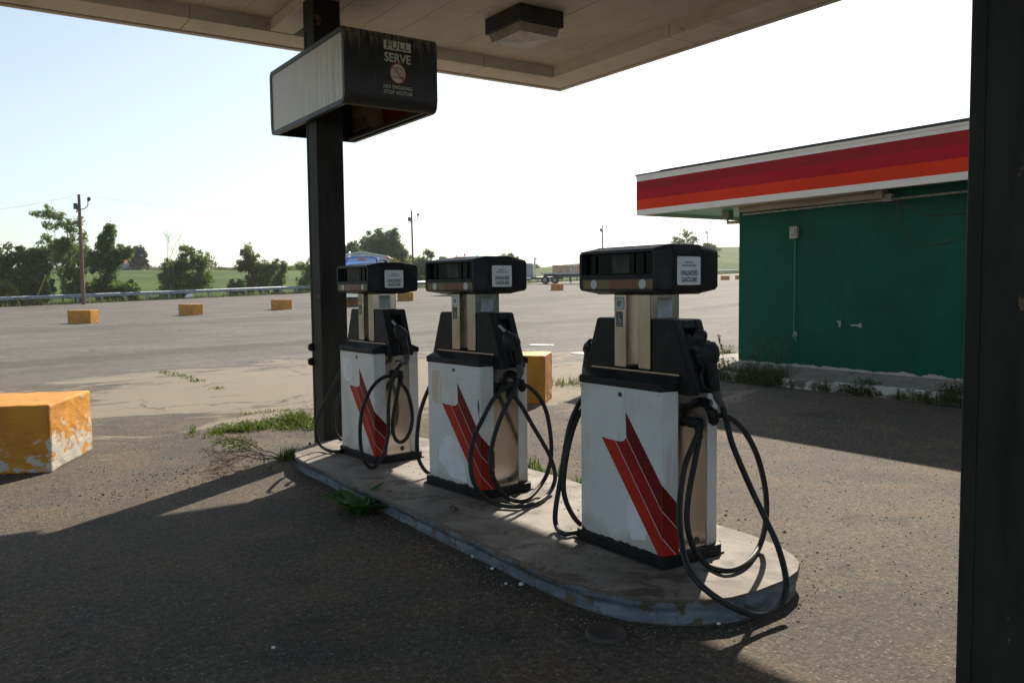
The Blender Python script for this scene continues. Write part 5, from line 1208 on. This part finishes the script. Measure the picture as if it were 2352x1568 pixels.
# ================================================================== UTILITY POLES AND WIRES
PG = 'utility poles along the lot edge'
def pole(label, dep, foot, top, r, mat, lamp=True):
    b = at_depth(*foot, dep); t = at_depth(*top, dep); b.z = terrain(b.x, b.y) - .2
    root = thing('utility_pole', label, 'utility pole', b, 0, PG); t = t - b
    mb = MB(); mb.tube([(0, 0, 0), t * .5, t], [r, r * .85, r * .7], 10); mb.build('shaft', mat, root)
    if lamp:
        k = dep / FOC; sd = SIDE
        at_ = lambda f_: t * f_
        mb = MB(); p = at_(.87); L = .42
        mb.tube(spline([p, p + sd * L * .8 + Vector((0, 0, .02)), p + sd * L * 1.5 + Vector((0, 0, .25)), p + sd * L * 1.6 + Vector((0, 0, .6))], 5), .035, 6); o = mb.build('lamp_arm', 'lamp_metal', root)
        mb = MB(); q = p + sd * L * 1.65 + Vector((0, 0, .6)); mb.lathe([(.03, -.05), (.06, .0), (.12, .1), (.13, .26), (.08, .32), (.0, .33)], q, 12, axis=(.35 * sd.x, .35 * sd.y, 1)); mb.build('flood_lamp', 'lamp_metal', o)
        mb = MB(); q = at_(.90) - sd * .3; mb.tube([q - Vector((0, 0, .25)), q + Vector((0, 0, .2))], .14, 10); mb.tube([at_(.91) - sd * .1, at_(.84) - sd * .22], .05, 6); mb.build('transformer', 'lamp_metal', root)
    return b + t
tA = pole('tall leaning brown utility pole with a flood lamp, left in the view', 64, (192, 697), (181, 447), .15, 'wood')
tB = pole('straight utility pole rising right of the farthest pump', 96, (950, 655), (945, 484), .13, 'wood')
tC = pole('thin grey utility pole above the nearest pump head', 140, (1386, 640), (1383, 516), .15, 'wood_grey')
tD = pole('thinnest distant pole right of the nearest pump head, in a treetop', 200, (1628, 615), (1624, 527), .14, 'wood_grey')
def sag(a, b, s, n=16): return [a.lerp(b, i / n) - Vector((0, 0, s * 4 * (i / n) * (1 - i / n))) for i in range(n + 1)]
def wire(label, pts):
    mb = MB(); b = pts[0].copy(); mb.tube([p - b for p in pts], .008, 5, cap=False); o = mb.build('overhead_wire', 'wire', loc=b); tag(o, label, 'wire', 'overhead wires')
wire('overhead wire running left out of view from the leaning pole', sag(tA, at_depth(-420, 478, 60), .9))
wire('overhead wire sagging from the leaning pole to the second pole', sag(tA, tB, 1.0))
# yellow guy guard
b = at_depth(75, 700, 66); b.z = terrain(b.x, b.y); t_ = at_depth(104, 636, 66)
mb = MB(); mb.tube([(0, 0, 0), t_ - b], .05, 8); MT['guy'] = plain('yellow guy guard', (0.5, 0.33, 0.03), 0.5); o = mb.build('guy_guard', 'guy', loc=b); tag(o, 'slanted yellow guy wire guard among the left bushes', 'guy guard')

# ================================================================== HOUSE AND SHED
hb = at_depth(262, 620, 150); hb.z = terrain(hb.x, hb.y) - .3
hs = thing('house', 'low pale house with red brown roof on the hilltop, partly behind trees', 'house', hb, YAW)
k = 150 / FOC; w0, w1 = -66 * k, 42 * k
mb = MB(); mb.box((w0, 0, 0), (w1, 6, 1.5)); mb.build('wall', 'house_wall', hs)
mb = MB(); zt = 1.5; mb.hexa([(w0 - .3, -.4, zt), (w1 + .4, -.4, zt), (w1 + .4, 6.4, zt), (w0 - .3, 6.4, zt), (w0 + 1.0, 2.6, zt + 0.95), (w1 - 1.4, 2.6, zt + 0.95), (w1 - 1.4, 3.4, zt + 0.95), (w0 + 1.0, 3.4, zt + 0.95)]); mb.build('roof', 'roof_red', hs)
mb = MB(); mb.box((w0 - .3, -.42, zt - .14), (w1 + .42, -.36, zt - .001)); mb.build('eave', 'roof_white', hs)
for i, x in enumerate((.45, 2.0)):
    mb = MB(); mb.box((x - 1.2, -.03, .5), (x - .5, -.002, 1.2)); mb.build('window', 'glass', hs)
sb = at_depth(830, 650, 98); sb.z = terrain(sb.x, sb.y) - .2
sh = thing('shed', 'pale blue gabled shed with white roof edges behind the blue truck', 'shed', sb, YAW + R(4))
k = 98 / FOC; apex = at_depth(830, 580, 98).z - sb.z; eave = at_depth(886, 589.5, 98).z - sb.z; hw = 55 * k
mb = MB(); mb.prism([(-hw, 0), (hw, 0), (hw, eave), (0, apex), (-hw, eave)], 0, 9, 'y'); mb.build('wall', 'siding', sh, recalc=True)
for s in (-1, 1):
    mb = MB(); dz = (apex - eave) / hw
    mb.hexa([(0, -.25, apex + .03), (s * (hw + .3), -.25, eave - .3 * dz + .03), (s * (hw + .3), 9.2, eave - .3 * dz + .03), (0, 9.2, apex + .03), (0, -.25, apex + .15), (s * (hw + .3), -.25, eave - .3 * dz + .15), (s * (hw + .3), 9.2, eave - .3 * dz + .15), (0, 9.2, apex + .15)]); mb.build('roof', 'roof_white', sh, recalc=True)

# ================================================================== TRUCKS
def wheel(parent, x, y, z, r=.5, w=.28, side=1):
    mb = MB(); mb.lathe([(r * .55, -w / 2), (r * .93, -w / 2), (r, -w / 2 + .04), (r, w / 2 - .04), (r * .93, w / 2), (r * .55, w / 2)], (x, y, z), 20, axis=(0, 1, 0)); o = mb.build('wheel', 'tyre', parent)
    mb = MB(); mb.lathe([(r * .56, side * w / 2), (r * .5, side * w * .3), (r * .25, side * w * .38), (r * .2, side * w * .6), (0, side * w * .6)], (x, y, z), 16, axis=(0, 1, 0)); mb.build('rim', 'galv', o, recalc=True)
def tractor(name, label, loc, rz, paint, visor=True, roof=False, mz=2.45, stacks=(-1, 1)):
    """long nosed road tractor; local x forward"""
    t = thing(name, label, 'truck', loc, rz)
    mb = MB(); mb.prism([(-1.0, 1.0), (.9, 1.0), (.95, 1.75), (.66, 2.62), (.45, 2.74), (-.8, 2.78), (-1.0, 2.72)], -1.1, 1.1, 'y'); cab = mb.build('cab', paint, t, bevel=.09, seg=3, recalc=True)
    mb = MB(); mb.prism([(.9, .75), (2.75, .75), (2.8, 1.55), (2.6, 1.68), (.95, 1.80)], -.85, .85, 'y'); mb.build('hood', paint, t, bevel=.08, seg=3, recalc=True)
    mb = MB(); mb.box((2.79, -.5, .8), (2.84, .5, 1.5)); mb.build('grille', 'chrome', t)
    mb = MB(); mb.box((2.5, -1.15, .45), (2.9, 1.15, .75)); mb.build('bumper', 'chrome', t, bevel=.04)
    mb = MB(); mb.hexa([(.965, -.9, 1.85), (.99, -.9, 1.85), (.99, .9, 1.85), (.965, .9, 1.85), (.70, -.85, 2.62), (.725, -.85, 2.62), (.725, .85, 2.62), (.70, .85, 2.62)]); mb.build('windscreen', 'glass', t, recalc=True)
    for s in (-1, 1):
        mb = MB(); mb.box((-.1, s * 1.1 - .02, 1.9), (.6, s * 1.1 + .02, 2.5)); mb.build('side_window', 'glass', t)
        mb = MB(); mb.prism([(1.1, .5), (1.15, .95), (1.5, 1.2), (2.1, 1.2), (2.55, .95), (2.6, .6), (2.4, .6), (2.3, .85), (2.0, 1.02), (1.6, 1.02), (1.35, .85), (1.3, .5)], s * 1.1 - .25, s * 1.1 + .12, 'y'); mb.build('fender', paint, t, recalc=True)
        wheel(t, 1.83, s * 1.02, .5, side=s)
        for x in (-2.6, -3.9): wheel(t, x, s * .95, .5, w=.5, side=s)
        mb = MB(); mb.tube([(.5, s * 1.02, mz), (.75, s * 1.75, mz)], .035, 6); mb.box((.70, s * 1.62 - .08, mz - .6), (.76, s * 1.62 + .12, mz)); mr = mb.build('mirror', 'frame', t)
        mb = MB(); mb.lathe([(0, -.11), (.09, -.07), (.11, 0), (.09, .07), (0, .11)], (.75, s * 1.78, mz + .16), 12, axis=(1, 0, 0)); mb.build('mirror_lamp', 'amber', mr)
        if s in stacks: mb = MB(); mb.tube([(-1.15, s * .95, .9), (-1.15, s * .95, 3.2), (-1.22, s * .95, 3.42), (-1.4, s * .95, 3.5)], .08, 10); mb.build('exhaust_stack', 'chrome', t)
        mb = MB(); mb.tube([(-.7, s * .85, .75), (.9, s * .85, .75)], .3, 14); mb.build('fuel_tank', 'chrome', t)
        mb = MB(); mb.lathe([(0, .0), (.13, .0), (.15, -.08)], (2.78, s * .7, 1.15), 12, axis=(1, 0, 0)); mb.build('headlight', 'lens', t)
    if visor:
        mb = MB(); mb.hexa([(.62, -.95, 2.62), (1.1, -.95, 2.50), (1.1, .95, 2.50), (.62, .95, 2.62), (.55, -.95, 2.80), (1.08, -.95, 2.56), (1.08, .95, 2.56), (.55, .95, 2.80)]); mb.build('sun_visor', paint, t, bevel=.03, recalc=True)
        mb = MB(); arch = [(-1.08, 2.7), (-1.08, 3.02), (-.98, 3.12), (-.5, 3.18), (.5, 3.18), (.98, 3.12), (1.08, 3.02), (1.08, 2.7)]; inn = [(-.94, 2.7), (-.94, 2.98), (-.86, 3.04), (-.5, 3.08), (.5, 3.08), (.86, 3.04), (.94, 2.98), (.94, 2.7)]
        v = [(x_, y_, z_) for x_ in (-.2, -1.0) for y_, z_ in arch] + [(-.2, y_, z_) for y_, z_ in inn]
        mb.add(v, [(i, i + 1, 9 + i, 8 + i) for i in range(7)] + [(i, i + 1, 17 + i, 16 + i) for i in range(7)]); mb.build('roof_hoop', paint, t, recalc=True)
        mb = MB(); mb.prism(inn, -.30, -.25, 'x'); mb.build('hoop_panel', 'siding', t, recalc=True)
        mb = MB(); mb.box((-.18, -.22, 2.96), (.0, .22, 3.07)); mb.build('roof_lamp', 'amber', t, bevel=.03)
    if roof:
        mb = MB(); mb.prism([(-1.0, 2.98), (.5, 2.95), (.35, 3.15), (-.2, 3.36), (-1.0, 3.42)], -1.0, 1.0, 'y'); mb.build('roof_fairing', paint, t, bevel=.08, seg=3, recalc=True)
        mb = MB(); mb.box((-.3, -.08, 3.42), (-.18, .08, 3.62)); mb.build('roof_lamp', 'amber', t)
    mb = MB(); mb.box((-5.0, -.5, .62), (2.4, .5, .92)); mb.build('chassis', 'frame', t)
    mb = MB(); mb.lathe([(.55, 1.0), (.55, 1.06), (0, 1.07)], (-3.2, 0, 0), 16); mb.build('fifth_wheel', 'frame', t)
    return t
def face(dep, px, extra):
    p = at_depth(px, 660, dep); p.z = terrain(p.x, p.y); return p, math.atan2(-HEAD.y, -HEAD.x) + extra
p, a = face(60, 832, R(5)); bt = tractor('semi_truck', 'bright blue road tractor with sun visor, facing the pumps behind the farthest one', p, a, 'blue', mz=2.88, stacks=(-1,)); bt.scale = (1.06,) * 3
p, a = face(76, 1067, R(-8)); tractor('semi_truck', 'maroon truck whose roof shows above the middle pump head', p, a, 'maroon', False, True)
p = at_depth(1209, 650, 106); p.z = terrain(p.x, p.y); a = math.atan2(-SIDE.y, -SIDE.x) + R(-6)
gt = tractor('semi_truck', 'grey tractor unit hitched to the loaded flatbed trailer, far across the lot', p, a, 'grey_truck', False, False)
q = p + (SIDE * math.cos(R(-6)) + HEAD * math.sin(R(6)) * 1.0) * 3.2
tr = thing('flatbed_trailer', 'long flatbed trailer carrying tan wrapped bundles, far across the lot', 'trailer', p, a)
tr.scale = gt.scale = (.93,) * 3; L0, L1 = -2.0, -15.0
mb = MB(); mb.box((L1, -1.25, 1.28), (L0, 1.25, 1.45)); mb.build('deck', 'deck', tr)
mb = MB(); mb.box((L1, -.5, .95), (L0 - .4, -.38, 1.28)); mb.box((L1, .38, .95), (L0 - .4, .5, 1.28)); mb.box((-5.8, -.9, 1.0), (-5.2, .9, 1.28)); mb.build('frame_rail', 'frame', tr)
for x in (-10.2, -13.3):
    for s in (-1, 1): wheel(tr, x, s * .95, .5, w=.5, side=s)
mb = MB(); mb.box((-6.1, .6, .1), (-5.95, .75, 1.0)); mb.box((-6.1, -.75, .1), (-5.95, -.6, 1.0)); mb.build('landing_leg', 'frame', tr)
x = -3.0; rb = random.Random(9); LB = [('front', 'pallet_tan')]
names = ['first tan bundle of the trailer load, nearest the cab', 'second tan bundle on the trailer, next to the first', 'third bundle on the trailer, before the wrapped ones', 'orange brown bundle in the middle of the trailer load', 'wrapped orange bundle right of the middle of the load', 'half white wrapped bundle near the rear of the load', 'white wrapped bundle, last of the trailer load']
cfg = [(1.05, 'pallet_tan'), (1.05, 'pallet_tan'), (.95, 'pallet_tan'), (.95, 'pallet_org'), (.9, 'pallet_org'), (.9, 'pallet_org'), (.8, 'pallet_tan')]
x = -3.6
for (w_, mk), lab in zip(cfg, names):
    b_ = thing('wrapped_bundle', lab, 'bundle', p + Matrix.Rotation(a, 3, 'Z') @ (Vector((x, 0, 1.452)) * .93), a, 'bundles on the flatbed trailer'); mb = MB()
    b_.scale = (.93,) * 3; h_ = 1.02 + rb.uniform(-.06, .06)
    for r_ in range(5): mb.box((-w_, -1.05, .06 + r_ * h_ / 5), (-.02, 1.05, (r_ + 1) * h_ / 5 + .02))
    mb.build('stack', mk, b_)
    mb = MB(); t_ = rb.uniform(.1, .25); ks = (.25, .7) if 'wrapped' in lab else (.5,)
    for f_ in ks: mb.box((-w_ * f_ - t_ * (.9 if len(ks) > 1 else .15), -1.06, .05), (-w_ * f_, 1.06, h_ + .035))
    mb.build('strap', 'wrap', b_); mb = MB(); mb.box((-w_, -1.0, 0), (-.02, 1.0, .058)); mb.build('pallet', 'bark', b_)
    x -= w_ + .05

# ================================================================== SMALL THINGS ON THE GROUND
def put(name, label, cat, loc, build, mat, group=None, rz=0.0):
    mb = MB(); build(mb); o = mb.build(name, mat, loc=loc); o.rotation_euler = (0, 0, rz); return tag(o, label, cat, group)
def lid(r, h): return lambda mb: mb.lathe([(r * 1.05, -.02), (r * 1.04, h * .4), (r * .98, h), (r * .85, h * 1.05), (r * .82, h * .75), (0, h * .8)], n=28)
put('fill_cap', 'dark round tank fill lid on the asphalt before the island', 'manhole cover', Vector((2.46, 2.865, 0)), lid(.095, .022), 'iron')
for i, (x, y, dx, lab) in enumerate(((1243, 793, .2, 'white round manhole lid left of the nearest pump, farther of two'), (1345, 812, .2, 'white round manhole lid partly behind the nearest pump boot'))):
    put('manhole_lid', lab, 'manhole cover', on_z(x, y), lid(.34, .02), 'white_disc', 'white lids on the lot')
put('manhole_lid', 'white round lid behind the island between the two nearest pumps', 'manhole cover', Vector((4.02, 5.1, 0)), lid(.14, .02), 'white_disc', 'white lids on the lot')
def chunk(s, seed):
    def f(mb):
        g = random.Random(seed); v = []
        for z in (0, 1):
            for i in range(6): a = i * math.pi / 3 + g.uniform(-.3, .3); v.append((s * math.cos(a) * g.uniform(.7, 1.1), s * math.sin(a) * g.uniform(.6, 1), z * s * g.uniform(.6, .9)))
        mb.add(v, [(5, 4, 3, 2, 1, 0), (6, 7, 8, 9, 10, 11)] + [(i, (i + 1) % 6, 6 + (i + 1) % 6, 6 + i) for i in range(6)])
    return f
for i, (x, y, s, lab) in enumerate(((1087, 1278, .016, 'largest white chip on the dark asphalt beside the kerb'), (1131, 1306, .013, 'white chip right of the largest, beside the kerb'), (1162, 1341, .010, 'tiny white chip farther out from the kerb'), (1197, 1342, .015, 'white chip nearest the nearest pump side of the kerb'), (1650, 1432, .012, 'flat white paint chip at the foot of the rounded island end'), (628, 1488, .010, 'small pale chip alone on the dark foreground'))):
    put('white_chip', lab, 'chip', on_z(x, y), chunk(s, 40 + i), 'paper_white', 'white chips on the asphalt')
put('stick', 'small brown stick on the dark foreground at the left', 'stick', on_z(148, 1458), lambda mb: mb.tube([(-.03, 0, .006), (.0, .006, .008), (.035, -.004, .006)], .004, 6), 'twig', rz=.6)
put('dried_lump', 'dried brown lump on the island in front of the middle pump', 'debris', Vector((2.74, 4.72, ZB)), chunk(.035, 3), 'brownleaf')
put('paper_litter', 'white sheet of litter caught under the guard rail', 'litter', at_depth(434, 681, 70), lambda mb: mb.hexa([(-.35, 0, -.1), (.2, .12, -.02), (.34, .2, .28), (-.2, .06, .2), (-.35, .02, -.1), (.2, .14, -.02), (.34, .22, .28), (-.2, .08, .2)]), 'paper_white', rz=YAW)
# gravel and debris
def scatter(name, label, mat, zones, seed):
    g = random.Random(seed); mb = MB()
    for (fn, n_, s0, s1) in zones:
        for _ in range(n_):
            p = fn(g); s = g.uniform(s0, s1); a = g.uniform(0, 6.28); v = []
            for k in range(4): v.append((p[0] + s * math.cos(a + k * 1.57) * g.uniform(.7, 1.2), p[1] + s * math.sin(a + k * 1.57) * g.uniform(.7, 1.2), p[2] + s * .05))
            v.append((p[0], p[1], p[2] + s * g.uniform(.4, .9)))
            mb.add(v, [(0, 1, 4), (1, 2, 4), (2, 3, 4), (3, 0, 4)])
    o = mb.build(name, mat); tag(o, label, 'gravel', kind='stuff')
U = lambda a, b: (lambda g: (g.uniform(*a), g.uniform(*b), 0))
def near_kerb(g):
    i = g.randrange(len(base)); tt = g.random(); x = base[i][0] * (1 - tt) + base[(i + 1) % len(base)][0] * tt; y = base[i][1] * (1 - tt) + base[(i + 1) % len(base)][1] * tt; d = abs(g.gauss(0, .10)) + .03; v = Vector((x - ICX, y - max(IY0, min(IY1, y)))).normalized() if (x - ICX) else Vector((1, 0)); return (x + v.x * d, y + v.y * d, 0)
G = lambda cx, cy, sx, sy: (lambda g: (g.gauss(cx, sx), g.gauss(cy, sy), 0))
scatter('loose_gravel', 'loose pale gravel scattered over the worn asphalt around the island', 'stone', [(U((3.9, 8.5), (1.6, 8)), 5200, .003, .009), (U((.2, 3), (6, 9.5)), 1400, .003, .008), (near_kerb, 1500, .003, .008), (G(3.0, 9.2, 1.3, .8), 1600, .004, .012), (U((-1, 4), (1.2, 6)), 900, .002, .005), (U((4, 10.5), (5, 12)), 3000, .004, .012)], 5)
scatter('dark_debris', 'dark leaf litter and grit drifted on the asphalt and island', 'brownleaf', [(G(1.8, 7.55, .30, .16), 130, .006, .016), (G(1.5, 7.9, .7, .5), 160, .005, .012), (near_kerb, 500, .004, .010), (G(4.05, 4.6, .18, .6), 420, .006, .02), (lambda g: (g.uniform(2.6, 3.8), g.uniform(2.9, 7.2), ZB), 260, .003, .010), (U((3.9, 8), (1.6, 8)), 700, .004, .010), (G(1.2, 7.1, .4, .1), 80, .006, .014)], 6)

# ================================================================== AIR
mb = MB(); mb.box((-1300, -1300, -13), (1300, 1300, 32))
hm = bpy.data.materials.new('summer haze'); hm.use_nodes = True; hn = hm.node_tree; hn.nodes.remove(hn.nodes['Principled BSDF'])
pv = hn.nodes.new('ShaderNodeVolumePrincipled'); pv.inputs['Density'].default_value = 0.00032; pv.inputs['Color'].default_value = (0.93, 0.96, 1.0, 1); pv.inputs['Anisotropy'].default_value = 0.25
hn.links.new(pv.outputs[0], hn.nodes['Material Output'].inputs['Volume'])
hz_ = mb.build('haze', hm); tag(hz_, 'thin bright summer haze lying over the lot and fields', 'haze', kind='stuff')

# ================================================================== LIGHT, SKY, CAMERA
SUN_AZ, SUN_EL = R(35.6), R(37.3)        # azimuth from +x towards +y
sd = Vector((math.cos(SUN_AZ) * math.cos(SUN_EL), math.sin(SUN_AZ) * math.cos(SUN_EL), math.sin(SUN_EL)))
sun = bpy.data.lights.new('sun', 'SUN'); sun.energy = 5.0; sun.angle = R(0.6); sun.color = (1.0, 0.89, 0.735)
so = bpy.data.objects.new('sun', sun); C.objects.link(so); so.rotation_euler = (-sd).to_track_quat('-Z', 'Y').to_euler(); so.location = (20, 15, 30)
W = bpy.data.worlds.new('World'); S.world = W; W.use_nodes = True
nt = W.node_tree; bg = nt.nodes['Background']
sky = nt.nodes.new('ShaderNodeTexSky'); sky.sky_type = 'NISHITA'; sky.sun_disc = False
sky.sun_elevation = SUN_EL; sky.sun_rotation = math.pi / 2 - SUN_AZ
sky.air_density = 1.0; sky.dust_density = 1.2; sky.ozone_density = 1.0; sky.altitude = 100
hs_ = nt.nodes.new('ShaderNodeHueSaturation'); hs_.inputs['Saturation'].default_value = 0.62
nt.links.new(sky.outputs[0], hs_.inputs['Color']); nt.links.new(mix_rgb(nt, 1.0, hs_.outputs[0], (0.95, 1.03, 1.03), 'MULTIPLY'), bg.inputs['Color']); bg.inputs['Strength'].default_value = 0.09
cam = bpy.data.cameras.new('camera'); cam.sensor_width = 36; cam.sensor_fit = 'HORIZONTAL'; cam.lens = 36 * .82; cam.clip_start = .05; cam.clip_end = 4000
co = bpy.data.objects.new('camera', cam); C.objects.link(co)
M = Matrix((RIGHT, UP, -FWD)).transposed().to_4x4(); M.translation = EYEP; co.matrix_world = M
S.camera = co
S.render.engine = 'CYCLES'
S.view_settings.view_transform = 'Standard'; S.view_settings.look = 'None'; S.view_settings.exposure = 0.7; S.view_settings.gamma = 1.0
S.cycles.max_bounces = 6; S.cycles.diffuse_bounces = 3; S.cycles.transparent_max_bounces = 4; S.cycles.caustics_reflective = False; S.cycles.caustics_refractive = False
